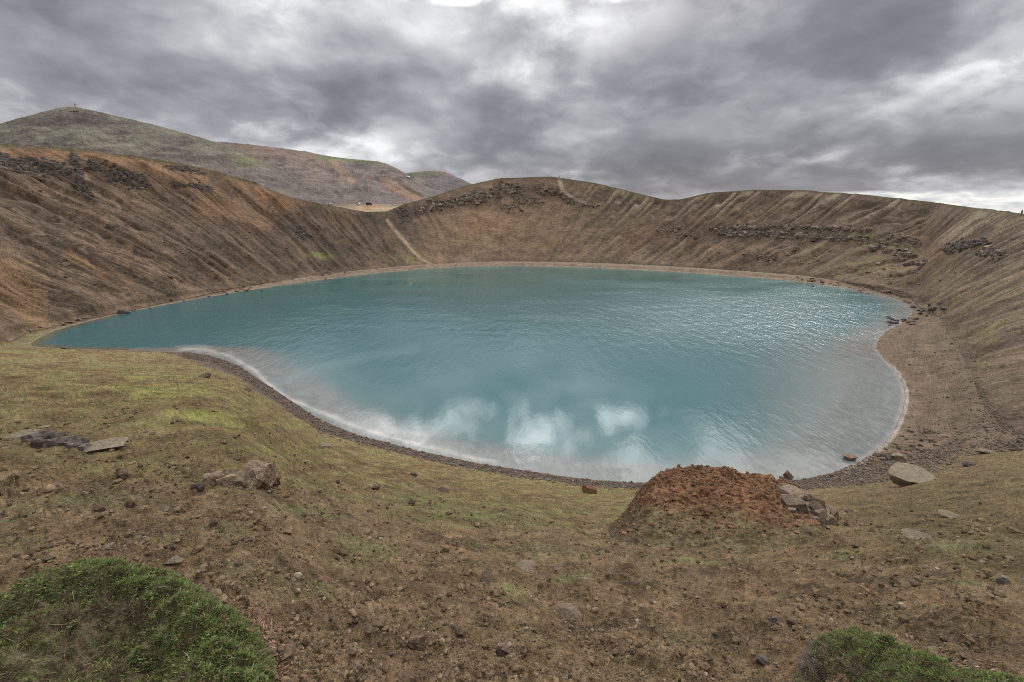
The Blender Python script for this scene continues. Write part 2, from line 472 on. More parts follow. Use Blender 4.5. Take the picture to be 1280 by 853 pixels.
def paint(x, y, z, sd, sec, q, rho, t2, r):
    px, py = project(x, y, z)
    w1 = fbm(x / 6, y / 6, 3, 61); w2 = fbm(x / 1.3, y / 1.3, 4, 62)
    c = np.tile(np.array(WALLC), (len(x), 1))
    far = r > 60
    wx_ = px + 7 * fbm(px / 30, py / 30, 3, 63); wy_ = py + 5 * fbm(px / 30, py / 30, 3, 64)
    # ---- crater wall
    wall = sec == 2
    st = perlin(q / 2.2 + 1.5 * w1, rho / 60, 65); st2 = perlin(q / .9 + w1, rho / 30, 66); st3 = perlin(q / 7 + w1, rho / 90, 67)
    st4 = perlin(q / .45 + 2 * w1, rho / 16, 68)
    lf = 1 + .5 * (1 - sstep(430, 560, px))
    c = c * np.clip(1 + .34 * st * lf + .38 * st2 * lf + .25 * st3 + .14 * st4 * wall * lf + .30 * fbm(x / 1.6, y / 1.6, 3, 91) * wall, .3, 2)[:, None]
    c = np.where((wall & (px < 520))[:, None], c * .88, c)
    c = mix(c, wall * sstep(.25, .6, st2 + .5 * st4) * .35, (.055, .042, .033))
    left = 1 - sstep(430, 520, px)
    c = mix(c, wall * sstep(.05, .6, st3 + .3 * st + .15 * left) * .3, (.18, .118, .07))
    # left wall: orange soil under the rim
    rimL = [(-40, 192), (60, 193), (130, 199), (200, 209), (260, 220), (320, 240), (355, 256)]
    c = mix(c, wall * stroke(wx_, wy_, rimL, 9, .8) * (.82 + .35 * st2), ORANGE)
    c = mix(c, wall * stroke(wx_, wy_, [(60, 200), (150, 205), (230, 226), (300, 245), (340, 262)], 10, .9) * (.35 + .4 * st), (.26, .155, .085))
    c = mix(c, wall * stroke(wx_, wy_, [(260, 262), (300, 268), (325, 282)], 12, .9) * .75, (.21, .118, .06))
    c = mix(c, wall * stroke(wx_, wy_, [(85, 318), (115, 330), (150, 352), (170, 364)], 5, .9) * .7, (.22, .13, .065))
    c = mix(c, wall * (px < 60) * stroke(wx_, wy_, [(-40, 330), (10, 345), (40, 385)], 22, .9) * .6, (.20, .122, .062))
    c = mix(c, wall * stroke(wx_, wy_, [(20, 208), (90, 216), (180, 228)], 15, .6) * .55, (.09, .06, .042))
    for pts, w in (([(72, 304), (90, 310), (130, 335), (165, 362)], 2.5), ([(110, 312), (160, 340), (215, 370)], 2), ([(392, 281), (430, 300), (490, 327)], 2),
                   ([(365, 288), (385, 297)], 7), ([(215, 230), (240, 232), (262, 238)], 3), ([(215, 207), (255, 214)], 1.5), ([(268, 226), (295, 240)], 6),
                   ([(440, 265), (470, 275), (500, 285)], 4), ([(92, 196), (97, 215), (105, 240), (118, 250)], 6)):
        c = mix(c, wall * stroke(wx_, wy_, pts, w, .8) * .75, (.05, .037, .029))
    c = mix(c, wall * stroke(wx_, wy_, [(98, 205), (104, 222), (112, 236), (150, 258)], 3.0, .8) * .6, (.31, .23, .14))
    c = mix(c, wall * stroke(px, wy_ * .3 + py * .7, [(484, 276), (497, 292), (512, 310), (526, 323), (540, 331)], 2.0, .7) * .9, (.34, .255, .15))
    c = mix(c, wall * blob(wx_, wy_, 401, 320, 14, 4.5) * (.8 + .8 * w2), MOSS)
    c = mix(c, wall * blob(px, py, 520, 322, 25, 6) * .5, (.2, .19, .07))
    c = mix(c, wall * (px > 180) * (px < 470) * stroke(wx_, wy_, [(200, 300), (330, 300), (420, 330)], 34, .9) * .35, (.085, .066, .052))
    c = mix(c, wall * stroke(wx_, wy_, [(465, 270), (510, 275), (530, 300)], 18, .9) * .5, (.078, .058, .043))
    # middle wall
    mid = sstep(480, 560, px) * (1 - sstep(720, 800, px))
    c = mix(c, wall * mid * stroke(wx_, wy_, [(560, 290), (640, 290), (690, 300)], 32, .8) * .55, (.21, .135, .08))
    c = mix(c, wall * blob(wx_, wy_, 612, 280, 35, 14) * .6, (.25, .135, .075))
    c = mix(c, wall * stroke(wx_, wy_, [(500, 268), (530, 262), (590, 250), (640, 240), (690, 242), (725, 250)], 7, .8) * .65, (.06, .043, .034))
    c = mix(c, wall * stroke(px, py, [(699, 224), (702, 236), (712, 246), (728, 253)], 2.2, .8) * .7, (.34, .27, .19))
    # right wall: pale diagonal fall-line streaks near the rim
    rt = sstep(690, 780, px)
    top = sstep(.62, .8, t2)
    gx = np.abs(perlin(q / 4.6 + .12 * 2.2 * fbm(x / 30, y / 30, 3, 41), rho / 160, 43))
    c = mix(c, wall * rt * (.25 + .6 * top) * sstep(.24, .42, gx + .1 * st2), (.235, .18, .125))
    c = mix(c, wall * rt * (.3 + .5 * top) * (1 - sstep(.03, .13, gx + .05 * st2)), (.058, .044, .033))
    bl = sstep(.1, .5, fbm(x / 22, y / 22, 4, 69)); bd = sstep(.1, .5, fbm(x / 15, y / 15, 4, 70))
    c = mix(c, wall * bl * .35, (.175, .125, .08)); c = mix(c, wall * bd * .45, (.075, .054, .039))
    c = mix(c, wall * mid * (1 - top) * .35, (.18, .128, .082))
    c = mix(c, wall * stroke(px, wy_ * .3 + py * .7, [(484, 274), (497, 292), (512, 310), (526, 323), (540, 331)], 1.5, .8) * (.75 + .5 * w2), (.32, .24, .15))
    for pts_, w_ in (([(699, 300), (690, 322), (684, 331)], 1.6), ([(728, 262), (712, 290), (690, 322)], 1.4), ([(790, 258), (750, 285), (715, 322)], 1.4), ([(770, 256), (730, 285), (700, 318)], 1.2),
                     ([(858, 252), (856, 275), (862, 292)], 1.8), ([(862, 300), (850, 320), (838, 332)], 1.4), ([(300, 240), (360, 285), (470, 325)], 1.5), ([(170, 275), (230, 318), (262, 340)], 1.6),
                     ([(20, 250), (60, 290), (85, 315)], 1.4), ([(60, 236), (110, 285), (150, 310)], 1.4), ([(0, 270), (50, 330), (95, 385)], 1.6), ([(75, 306), (108, 322), (165, 372)], 2.2), ([(118, 318), (170, 350), (222, 374)], 2.0)):
        c = mix(c, wall * stroke(px + .35 * (wx_ - px), py + .35 * (wy_ - py), pts_, w_, .9) * (.5 + .3 * w2) * np.where(px > 560, .75, 1.0), (.045, .034, .026))
    c = mix(c, wall * stroke(wx_, wy_, [(790, 300), (830, 290), (880, 288)], 12, .8) * .4, (.13, .075, .05))
    c = mix(c, wall * stroke(wx_, wy_, [(890, 292), (1000, 290), (1090, 298), (1140, 312), (1200, 322)], 9, .8) * .6, (.058, .045, .037))
    c = mix(c, wall * blob(wx_, wy_, 1170, 318, 26, 11) * .6, (.20, .115, .065))
    low = 1 - sstep(.45, .75, t2)
    c = mix(c, wall * sstep(950, 1080, px) * low * sstep(-.1, .5, w1 + .5 * st) * .65, (.155, .138, .062))
    c = mix(c, wall * sstep(1150, 1250, px) * sstep(.0, .35, st2 + .5 * st) * .7, (.055, .043, .033))
    c = mix(c, wall * sstep(1150, 1250, px) * sstep(.15, .5, -st2) * .6, (.22, .17, .10))
    ft = wall * sstep(1130, 1170, px) * (1 - sstep(.03, .30, t2 + .10 * w1))
    c = mix(c, ft * .85, (.118, .085, .057)); c = mix(c, ft * sstep(.0, .5, w2) * .5, (.07, .053, .042))
    c = mix(c, wall * sstep(.965, .995, t2) * .7, (.085, .075, .038))
    c = mix(c, wall * (1 - sstep(0, .06, t2)) * sstep(560, 640, px) * .5, (.06, .043, .03))
    # ---- beach between wall and lake
    be = (sec == 1) & (sd > 0)
    c = mix(c, be * 1.0, (.185, .138, .096))
    c = mix(c, be * sstep(-.2, .5, w1) * .5, (.13, .1, .077))
    rb = be * sstep(1040, 1100, px)
    band = .5 + .5 * np.sin(sd * 1.9 + 1.3 * w1)
    c = mix(c, rb * .85, (.118, .084, .056))
    c = mix(c, rb * band * .4, (.165, .122, .084)); c = mix(c, rb * sstep(.15, .6, w2) * .55, (.075, .057, .045))
    c = mix(c, rb * (1 - sstep(.1, .3, np.abs(sd - .3))) * .6 * sstep(440, 470, py), (.36, .32, .28))
    c = mix(c, be * (px < 60) * .6, (.16, .14, .06))
    # ---- near slope
    ns = sec == 0
    h1 = fbm(px / 60, py / 9, 4, 71); h3 = fbm(px / 16, py / 2.2, 4, 79)
    gr = np.tile(np.array((.168, .118, .058)), (len(x), 1)) * np.clip(1 + .25 * w2 + .15 * w1 + .45 * h3, .3, 2)[:, None]
    gr = mix(gr, sstep(-.35, .45, h1 + .25 * w1) * (.5 + .25 * (px < 480)), (.178, .160, .066))
    gr = mix(gr, sstep(.15, .6, fbm(px / 45, py / 6, 4, 72)) * .6, (.165, .098, .05))
    gr = mix(gr, sstep(.1, .6, -h1 + .3 * w2) * .35, (.09, .062, .04))
    gr = mix(gr, sstep(1000, 1080, px) * .6, (.125, .092, .052))
    gr = mix(gr, (px > 480) * (px < 830) * sstep(595, 625, py) * sstep(-.3, .4, h1) * .4, (.125, .128, .052))
    for bx_, by_, sx_, sy_, k in ((262, 520, 42, 6, 1.3), (300, 530, 30, 2, .8), (215, 490, 60, 9, .45), (170, 480, 90, 14, .25), (370, 560, 50, 8, .3)):
        gr = mix(gr, blob(wx_, wy_, bx_, by_, sx_, sy_) * (.75 * k + .7 * k * h1), MOSS)
    c = np.where(ns[:, None], gr, c)
    # bare soil nearer the viewer
    cx_ = [-200, 0, 150, 250, 350, 420, 480, 560, 640, 720, 800, 1040, 1130, 1200, 1280, 1500]
    cy_ = [588, 588, 596, 602, 606, 615, 640, 655, 662, 655, 640, 650, 688, 705, 725, 760]
    lim = np.interp(px, cx_, cy_) + 10 * fbm(px / 50, py / 20, 3, 73)
    so = ns * np.where(px < -5000, 1.0, sstep(-5, 12, py - lim))
    s1 = fbm(x / .9, y / .9, 4, 74); s2 = fbm(x / .16, y / .16, 4, 75)
    soil = np.tile(np.array(SOIL), (len(x), 1)) * (1 + .25 * s1 + .5 * s2)[:, None]
    soil = mix(soil, sstep(.0, .5, s1) * .4, (.16, .10, .052))
    soil = mix(soil, sstep(.2, .7, fbm(x / .5, y / .5, 3, 76)) * .6, (.066, .050, .039))
    up = 1 - sstep(700, 790, py)
    soil = mix(soil, sstep(.15, .6, fbm(x / .8 + .1, y / .8, 4, 77)) * (.25 + .55 * up), (.185, .182, .08))
    soil = mix(soil, sstep(1020, 1150, px) * sstep(.1, .5, fbm((x + y) / .9, (x - y) / .22, 3, 78)) * .45, (.2, .175, .09))
    c = np.where((so > 0)[:, None], c * (1 - so[:, None]) + soil * so[:, None], c)
    for bx_, by_, sx_, sy_, k in ((110, 625, 70, 9, .6), (370, 637, 30, 7, .7), (620, 645, 60, 10, .5), (530, 625, 40, 16, .4), (1190, 682, 60, 9, .6), (850, 640, 90, 9, .35), (25, 680, 30, 10, .5), (690, 690, 60, 7, .4)):
        c = mix(c, ns * blob(wx_, wy_, bx_, by_, sx_, sy_) * (k + k * s2), (.14, .155, .07))
    # pebbly belt along the near shore
    bw = np.interp(px, [0, 200, 240, 300, 360, 450, 600, 800, 950, 1050], [.6, 1.0, 6.5, 7.0, 4.6, 3.2, 2.6, 2.6, 3, 3.5])
    pb = ns * (1 - sstep(bw * .8, bw * 1.2, sd + .8 * w2)) * (px > -2000)
    c = mix(c, pb, np.array((.105, .078, .062))); c = np.where((pb > .5)[:, None], c * (1 + .5 * s2)[:, None], c)
    # outside the crater
    pl = sec >= 4
    c = mix(c, pl * 1.0, (.13, .108, .085))
    c = mix(c, pl * blob(px, py, 468, 261, 40, 6), (.33, .24, .15)); c = mix(c, pl * blob(wx_, wy_, 462, 259, 14, 3) * .8, (.3, .16, .08))
    c = mix(c, pl * stroke(px, py, [(395, 253.5), (432, 253.5)], 1.0, .5) * .6 + pl * stroke(px, py, [(482, 254), (512, 254)], 1.0, .5) * .6, (.07, .058, .05))
    c = mix(c, (sec == 3) * .6, (.12, .1, .055))
    # lake floor
    lb = sd <= 0
    c = mix(c, lb * 1.0, (.3, .26, .22))
    sp_ = rng.standard_normal(len(x)) * np.where(sec == 0, .06 + .12 * sstep(8, 20, r), .12)
    return c * np.clip(1 + sp_, .5, 1.6)[:, None]


# ------------------------------------------------------------------ build the ground sheets
aF = np.arctan(np.linspace(math.tan(-.90), math.tan(.90), 1180))
az_cols = np.concatenate([np.linspace(-math.pi, aF[0], 60, endpoint=False), aF, np.linspace(aF[-1], math.pi, 61)[1:-1]])
NC = len(az_cols)
kr_c, kz_c = knots(az_cols)


def sheet(name, rows_r, mat, kind='structure'):
    """rows_r: (nr, NC) radii; joins into one sheet all the way round the viewer"""
    A = np.broadcast_to(az_cols[None, :], rows_r.shape)
    x = (np.sin(A) * rows_r).ravel(); y = (np.cos(A) * rows_r).ravel()
    z, sd, sec, q, rho, t2, r, az, kr = terrain(x, y, want=True)
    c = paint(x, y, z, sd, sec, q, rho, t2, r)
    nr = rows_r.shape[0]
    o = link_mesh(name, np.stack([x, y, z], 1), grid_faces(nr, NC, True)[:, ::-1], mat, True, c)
    o['kind'] = kind
    return o


u1 = 1 / np.linspace(1 / .95, 1 / 13.0, 430)
fr = np.linspace(0, 1, 190)[1:]
near_rows = np.concatenate([np.broadcast_to(np.array([.02, .3, .6, .8])[:, None], (4, NC)), np.broadcast_to(u1[:, None], (430, NC)),
    13.0 * (kr_c[1][None, :] / 13.0) ** fr[:, None]])
near_rows[-1] = kr_c[1] - .001
sheet('ground', near_rows, M_SOIL)
v = np.linspace(0, 1, 150)
v = .5 - .5 * np.cos(v * math.pi)
v = .6 * v + .4 * (1 - (1 - v) ** 2)
shore_rows = kr_c[1][None, :] + (kr_c[2] - kr_c[1])[None, :] * v[:, None]
shore_rows[0] = kr_c[1] - .001; shore_rows[-1] = kr_c[2] + .002
sheet('beach', shore_rows, M_BEACH)
v = np.linspace(0, 1, 330)
wall_rows = kr_c[2][None, :] + (kr_c[3] - kr_c[2] - .001)[None, :] * v[:, None]; wall_rows[0] = kr_c[2] + .002
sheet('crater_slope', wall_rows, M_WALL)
rows = [kr_c[3] - .001]
for a, b, n in ((3, 4, 4), (4, 5, 8), (5, 6, 24), (6, 7, 10), (7, 8, 14)):
    for k in range(1, n + 1):
        rows.append(kr_c[a] + (kr_c[b] - kr_c[a]) * (k / n) ** (2.0 if a == 7 else 1))
sheet('plain', np.array(rows), M_FAR)


# ------------------------------------------------------------------ hills behind the rim
def hill(name, crest, r_foot, r_crest, te_foot, paint_fn, seed, rough=7.0):
    crest = np.array(crest, float)
    ca, ct = azel(crest[:, 0], crest[:, 1])
    n = 520
    az = np.linspace(ca[0], ca[-1], n)
    te = smooth_tab(np.interp(az, ca, ct), 9)
    s = np.linspace(0, 1, 110)
    back = np.linspace(0, 1, 14)[1:]
    rr = np.concatenate([r_foot + (r_crest - r_foot) * s, r_crest + (r_crest - r_foot) * .8 * back])
    A, RR = np.meshgrid(az, rr)
    zc = H + te * r_crest; zf = np.minimum(H + te_foot * r_foot, zc - 2)
    S = np.concatenate([s, 1 - back * .9])[:, None]
    prof = .75 * S + .25 * S ** 1.8
    Z = zf[None, :] + (zc - zf)[None, :] * prof
    x = np.sin(A) * RR; y = np.cos(A) * RR
    env = np.concatenate([np.sin(s * math.pi) ** .7 * .9 + .1 * s, 1 - back])[:, None]
    zz = np.minimum(1, (zc - zf)[None, :] / 60)
    gl = np.abs(perlin(x / 70 + .4 * fbm(x / 60, y / 60, 2, seed), y / 260, seed + 1))
    g2 = np.abs(perlin(x / 26 + .5 * fbm(x / 30, y / 30, 2, seed + 5), y / 110, seed + 6))
    Z = Z + env * zz * rough * (2.0 * (gl - .3) + 1.0 * (g2 - .3) + 1.2 * fbm(x / 40, y / 60, 5, seed + 2)) + rough * .12 * fbm(x / 9, y / 9, 3, seed + 3)
    xf, yf, zf_ = x.ravel(), y.ravel(), Z.ravel()
    px, py = project(xf, yf, zf_)
    c = paint_fn(px, py, xf, yf, np.broadcast_to(S, Z.shape).ravel())
    c = c * np.clip(1 + .14 * rng.standard_normal(len(xf)), .6, 1.5)[:, None]
    o = link_mesh(name, np.stack([xf, yf, zf_], 1), grid_faces(len(rr), n)[:, ::-1], M_FAR, True, c)
    o['kind'] = 'structure'
    return o


def paint_green(px, py, x, y, S):
    n1 = fbm(px / 60, py / 9, 5, 81); n2 = fbm(px / 25, py / 25, 4, 82)
    c = np.tile(np.array((.115, .092, .082)), (len(px), 1)) * (1 + .3 * n1)[:, None]
    c = mix(c, sstep(-.2, .45, n1 + .25 * n2 + .35 * blob(px, py, 130, 178, 200, 18)) * .65, (.145, .142, .10))
    n3 = fbm(px / 22, py / 3, 4, 83); c = c * np.clip(1 + .4 * n3, .4, 1.8)[:, None]
    c = mix(c, blob(px, py, 95, 150, 55, 9) * .7, (.085, .07, .07))
    c = mix(c, sstep(.25, .6, -n1) * .6, (.06, .052, .052))
    c = mix(c, sstep(.93, 1.0, S) * .5, (.12, .12, .08))
    c = mix(c, sstep(240, 330, px) * .5, (.14, .115, .1)); c = mix(c, blob(px, py, 310, 200, 16, 8) * .7, (.14, .16, .06))
    return c


def paint_ridge(px, py, x, y, S):
    n1 = fbm(px / 30 + py / 30, py / 9, 5, 84); n2 = fbm(px / 20, py / 20, 4, 85)
    n3 = fbm((px + py) / 18, py / 3, 4, 86)
    c = np.tile(np.array((.15, .118, .103)), (len(px), 1)) * np.clip(1 + .35 * n1 + .12 * n2 + .35 * n3, .3, 2)[:, None]
    c = mix(c, stroke(px, py + 3 * n1, [(270, 184), (330, 190), (385, 197), (415, 205)], 7, .8) * .8, (.165, .116, .092))
    c = mix(c, stroke(px, py + 2 * n1, [(415, 198), (425, 212), (440, 228)], 4, .8) * .7, (.27, .18, .125))
    c = mix(c, blob(px, py, 452, 207, 24, 6) * .6, (.08, .068, .066))
    c = mix(c, stroke(px, py, [(400, 196), (440, 199), (478, 203)], 3.5, .8) * .8, (.13, .15, .075))
    c = mix(c, sstep(.2, .6, n1) * .4 * (px < 430), (.15, .15, .09))
    c = mix(c, sstep(.2, .5, -n1) * .55 * (py < 236), (.075, .062, .06))
    c = mix(c, sstep(228, 238, py) * .8, (.135, .113, .104))
    c = mix(c, stroke(px, py + 2 * n2, [(483, 229), (500, 238), (520, 247)], 7, .7) * .85, (.22, .14, .098))
    c = mix(c, stroke(px, py, [(500, 230), (515, 238), (528, 246)], 1.8, .7) * .8, (.08, .05, .04))
    c = mix(c, stroke(px, py, [(419, 240), (428, 246)], 2, .7) * .8, (.06, .05, .045))
    return c


def paint_butte(px, py, x, y, S):
    n1 = fbm(px / 30, py / 8, 5, 87)
    c = np.tile(np.array((.118, .10, .10)), (len(px), 1)) * (1 + .4 * n1)[:, None]
    c = mix(c, stroke(px, py, [(512, 217), (535, 216), (545, 217)], 3.5, .8) * .7, (.10, .115, .06))
    c = mix(c, stroke(px, py, [(545, 214.5), (553, 215.5), (562, 218)], 1.5, .6) * .8, (.17, .09, .06))
    c = mix(c, blob(px, py, 524, 226, 9, 3) * .7, (.2, .2, .1))
    c = mix(c, stroke(px, py, [(513, 219), (520, 230), (532, 237)], 2, .7) * .7, (.05, .05, .035))
    c = mix(c, stroke(px, py, [(525, 233), (560, 232)], 2, .7) * .5, (.08, .065, .06))
    return c


hill('hill', [(-420, 215), (-150, 185), (0, 154), (45, 142), (84, 133), (97, 134), (130, 141), (200, 158), (252, 172), (300, 190), (340, 208), (380, 230), (420, 249), (440, 257)],
     500, 800, .018, paint_green, 91, 6)
hill('hill', [(150, 178), (230, 176), (275, 177), (330, 182.5), (380, 189), (420, 197), (470, 201.5), (484, 205), (498, 211), (511, 220), (530, 232), (560, 244), (600, 256), (640, 268)],
     540, 1050, .015, paint_ridge, 95, 6)
hill('hill', [(420, 232), (480, 222), (505, 217.5), (515, 215.5), (540, 213.5), (556, 215), (575, 223), (592, 231), (640, 245), (700, 262), (760, 276)],
     800, 1400, .015, paint_butte, 99, 5)

#@@WATER
# ------------------------------------------------------------------ lake
sel = np.where((az_cols > -.86) & (az_cols < .86))[0][::2]
v = np.linspace(0, 1, 230); v = .55 * v ** 1.6 + .45 * v
a = az_cols[sel]; r0 = kr_c[1][sel] - 1.5; r1 = kr_c[2][sel] + 1.0
RR = r0[None, :] + (r1 - r0)[None, :] * v[:, None]
A = np.broadcast_to(a[None, :], RR.shape)
x = (np.sin(A) * RR).ravel(); y = (np.cos(A) * RR).ravel()
sd = -shore_dist(x, y)
px, py = project(x, y, np.zeros_like(x))
n1 = fbm(x / 14, y / 14, 4, 111); n2 = fbm(x / 4, y / 4, 4, 112)
wx_ = px + 10 * fbm(px / 50, py / 25, 3, 113); wy_ = py + 5 * fbm(px / 50, py / 25, 3, 114)
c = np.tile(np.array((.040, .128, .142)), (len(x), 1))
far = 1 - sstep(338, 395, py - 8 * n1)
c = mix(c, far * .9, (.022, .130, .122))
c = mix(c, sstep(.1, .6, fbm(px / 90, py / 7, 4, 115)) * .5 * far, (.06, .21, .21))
c = mix(c, blob(px, py, 770, 445, 330, 95) * (.55 + .25 * n1), (.085, .185, .195))  # paler patch: sheen of reflected sky put into the water colour
# shallow silt to the right and along the near shore
shR = sstep(850, 1080, px + 40 * n1) * sstep(400, 460, py)
c = mix(c, shR * (1 - sstep(4, 34, sd + 5 * n1)) * .92, (.265, .247, .218))
c = mix(c, sstep(950, 1060, px) * (1 - sstep(.5, 9, sd)) * .8, (.23, .215, .19))
c = mix(c, stroke(wx_, wy_, [(1085, 470), (1050, 520), (1000, 560)], 8, .9) * .5, (.15, .14, .125))
nearb = np.interp(px, [150, 240, 320, 450, 600, 850, 1000], [1, 5, 9, 7.0, 5.5, 5, 7]) * sstep(405, 440, py)
c = mix(c, (1 - sstep(nearb * .45, nearb * 1.3, sd + 1.2 * n2)) * .92 * sstep(420, 436, py), (.19, .17, .155))
c = mix(c, (1 - sstep(nearb, nearb * 3, sd + 2 * n1)) * .3 * sstep(430, 450, py), (.13, .2, .195))
line = [(225, 436), (255, 437), (290, 446), (318, 462), (338, 482), (362, 498), (400, 515), (450, 535), (520, 556), (620, 578)]
c = mix(c, stroke(wx_ * .3 + px * .7, wy_ * .3 + py * .7, line, 4.0, .9) * (.42 + .9 * n2), (.36, .34, .31))
c = mix(c, stroke(wx_ * .25 + px * .75, wy_ * .25 + py * .75, line, 1.7, .8) * (.55 + .6 * n2), (.46, .445, .41))
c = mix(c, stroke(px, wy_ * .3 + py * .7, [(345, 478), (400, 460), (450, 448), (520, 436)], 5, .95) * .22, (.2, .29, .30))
c = mix(c, (1 - sstep(.0, .7, sd)) * .4 * sstep(1000, 1100, px), (.4, .38, .35))
c = mix(c, (1 - sstep(.3, 3.0, sd)) * .8 * (px < 160), (.12, .105, .05))
ruf = .5 + 1.5 * np.exp(-((px - 950) / 200) ** 2 - ((py - 395) / 48) ** 2) + .35 * sstep(-.2, .5, fbm(px / 120, py / 10, 4, 116)) * (1 - sstep(380, 460, py))
ruf = ruf * (1 - .92 * np.clip(1.5 * blob(px, py, 650, 515, 290, 62), 0, 1))
ruf = ruf * (1 - .75 * sstep(530, 570, py) * sstep(640, 720, px))
ruf = np.clip(ruf - .6 * far * sstep(.0, .4, -fbm(px / 130, py / 9, 3, 117)) + .3 * blob(px, py, 745, 594, 50, 8), 0.015, 2.0)
shal = np.clip(1 - sstep(1.5, 9, sd), 0, 1) * sstep(400, 440, py)
c = c * np.clip(1 + shal * (.28 * fbm(x / 2.2, y / 2.2, 4, 118) + .22 * fbm(x / .6, y / .6, 3, 119)), .5, 1.5)[:, None]
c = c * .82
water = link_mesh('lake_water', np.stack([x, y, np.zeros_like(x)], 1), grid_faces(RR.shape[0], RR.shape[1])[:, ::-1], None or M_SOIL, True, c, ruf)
water['kind'] = 'structure'
m, nt = new_mat('lake_water'); t = NT(nt)
P = t.n('ShaderNodeNewGeometry').outputs['Position']
colr = t.n('ShaderNodeVertexColor', layer_name='Col').outputs['Color']
ruf_ = t.n('ShaderNodeAttribute', attribute_name='tone').outputs['Fac']
mp = t.n('ShaderNodeMapping'); t.l(P, mp.inputs['Vector']); mp.inputs['Rotation'].default_value = (0, 0, R(-14)); mp.inputs['Scale'].default_value = (1.0, .38, 1.0)
w_a = t.noise(mp.outputs[0], 1.9, 3, .5, .2); w_b = t.noise(mp.outputs[0], .5, 2, .5); w_c = t.noise(mp.outputs[0], 6.0, 2, .5)
hgt = t.math('ADD', t.math('MULTIPLY', w_a, .10), t.math('ADD', t.math('MULTIPLY', w_b, .22), t.math('MULTIPLY', w_c, .02)))
bm = t.n('ShaderNodeBump'); bm.inputs['Strength'].default_value = 1.0; bm.inputs['Distance'].default_value = 1.0
t.l(t.math('MULTIPLY', hgt, ruf_), bm.inputs['Height'])
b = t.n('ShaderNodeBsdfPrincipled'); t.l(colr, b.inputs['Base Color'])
t.l(t.maprange(ruf_, .1, 1.6, .05, .24), b.inputs['Roughness']); b.inputs['IOR'].default_value = 1.333
t.l(bm.outputs[0], b.inputs['Normal'])
o = t.n('ShaderNodeOutputMaterial'); t.l(b.outputs[0], o.inputs[0])
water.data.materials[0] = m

#@@OBJECTS
# ------------------------------------------------------------------ stones
def hits(pxs, pys, rmin, rmax, n=900):
    pxs = np.asarray(pxs, float); pys = np.asarray(pys, float)
    dx, dy, dz = ray(pxs, pys); hl = np.hypot(dx, dy)
    rr = np.geomspace(rmin, rmax, n)
    xs = (dx / hl)[:, None] * rr; ys = (dy / hl)[:, None] * rr; zr = H + (dz / hl)[:, None] * rr
    zt = np.maximum(terrain(xs, ys), 0)
    below = zr < zt
    k = np.where(below.any(1), np.argmax(below, 1), n - 1)
    i = np.arange(len(pxs))
    return np.stack([xs[i, k], ys[i, k], zt[i, k]], 1)


def ico(sub):
    bm = bmesh.new(); bmesh.ops.create_icosphere(bm, subdivisions=sub, radius=1.0)
    bm.verts.ensure_lookup_table()
    v = np.array([q.co[:] for q in bm.verts]); f = np.array([[q.index for q in p.verts] for p in bm.faces]); bm.free()
    return v, f


ICO = {k: ico(k) for k in (1, 2, 3, 4, 5)}


def chip(sub, g, planes=11, rough=.04, dmin=.45, dmax=.85, fixed=()):
    """an angular stone: a ball cut by planes, slightly roughened"""
    v, f = ICO[sub]; v = v.copy()
    P = [(np.array(n, float) / np.linalg.norm(n), d) for n, d in fixed]
    for _ in range(planes):
        n = g.normal(size=3); P.append((n / np.linalg.norm(n), g.uniform(dmin, dmax)))
    for n, d in P:
        over = np.maximum(v @ n - d, 0)
        v -= over[:, None] * n[None, :] * .97
    k = g.uniform(0, 50, 3)
    nz = fbm(v[:, 0] * 2.1 + k[0] + v[:, 2] * 1.3, v[:, 1] * 2.1 + k[1] + v[:, 2] * 1.7, 4, 7)
    v *= (1 + rough * 2 * nz)[:, None]
    return v, f


def rotz(v, a):
    c, s = math.cos(a), math.sin(a)
    return np.stack([v[:, 0] * c - v[:, 1] * s, v[:, 0] * s + v[:, 1] * c, v[:, 2]], 1)


def rotx(v, a):
    c, s = math.cos(a), math.sin(a)
    return np.stack([v[:, 0], v[:, 1] * c - v[:, 2] * s, v[:, 1] * s + v[:, 2] * c], 1)


def rock(name, px, py, wpx, hpx, mat, label, cat='rock', group=None, seed=1, sub=4, depth=.8, sink=.35, planes=11, rmin=1.2, rough=.04, fixed=(), tilt=0.0, floor=None):
    """a stone whose foot is seen at (px, py) and which spans wpx by hpx picture units"""
    g = np.random.default_rng(seed)
    p = hit(px, py, rmin)
    z0 = p[2] if floor is None else floor
    dist = math.sqrt(p[0] ** 2 + p[1] ** 2 + (p[2] - H) ** 2)
    dxr = dist * F ** -1 * math.cos(math.atan2(p[0], p[1]))
    w = wpx * dxr; h = hpx * dxr
    v, f = chip(sub, g, planes, rough, fixed=fixed)
    ext = v.max(0) - v.min(0); v = (v - (v.max(0) + v.min(0)) / 2) / ext
    v = v * np.array([w, w * depth, h * (1 + sink)])
    v[:, 2] += h * (1 + sink) / 2 - h * sink
    if tilt: v = rotz(rotx(rotz(v, -tilt), .0), tilt)
    o = link_mesh(name, v, f, mat, False, tone=np.full(len(v), g.uniform(.3, .6)))
    o.location = (p[0], p[1], z0); o.rotation_euler = (0, 0, -math.atan2(p[0], p[1]))
    tag(o, label, cat, group)
    return o


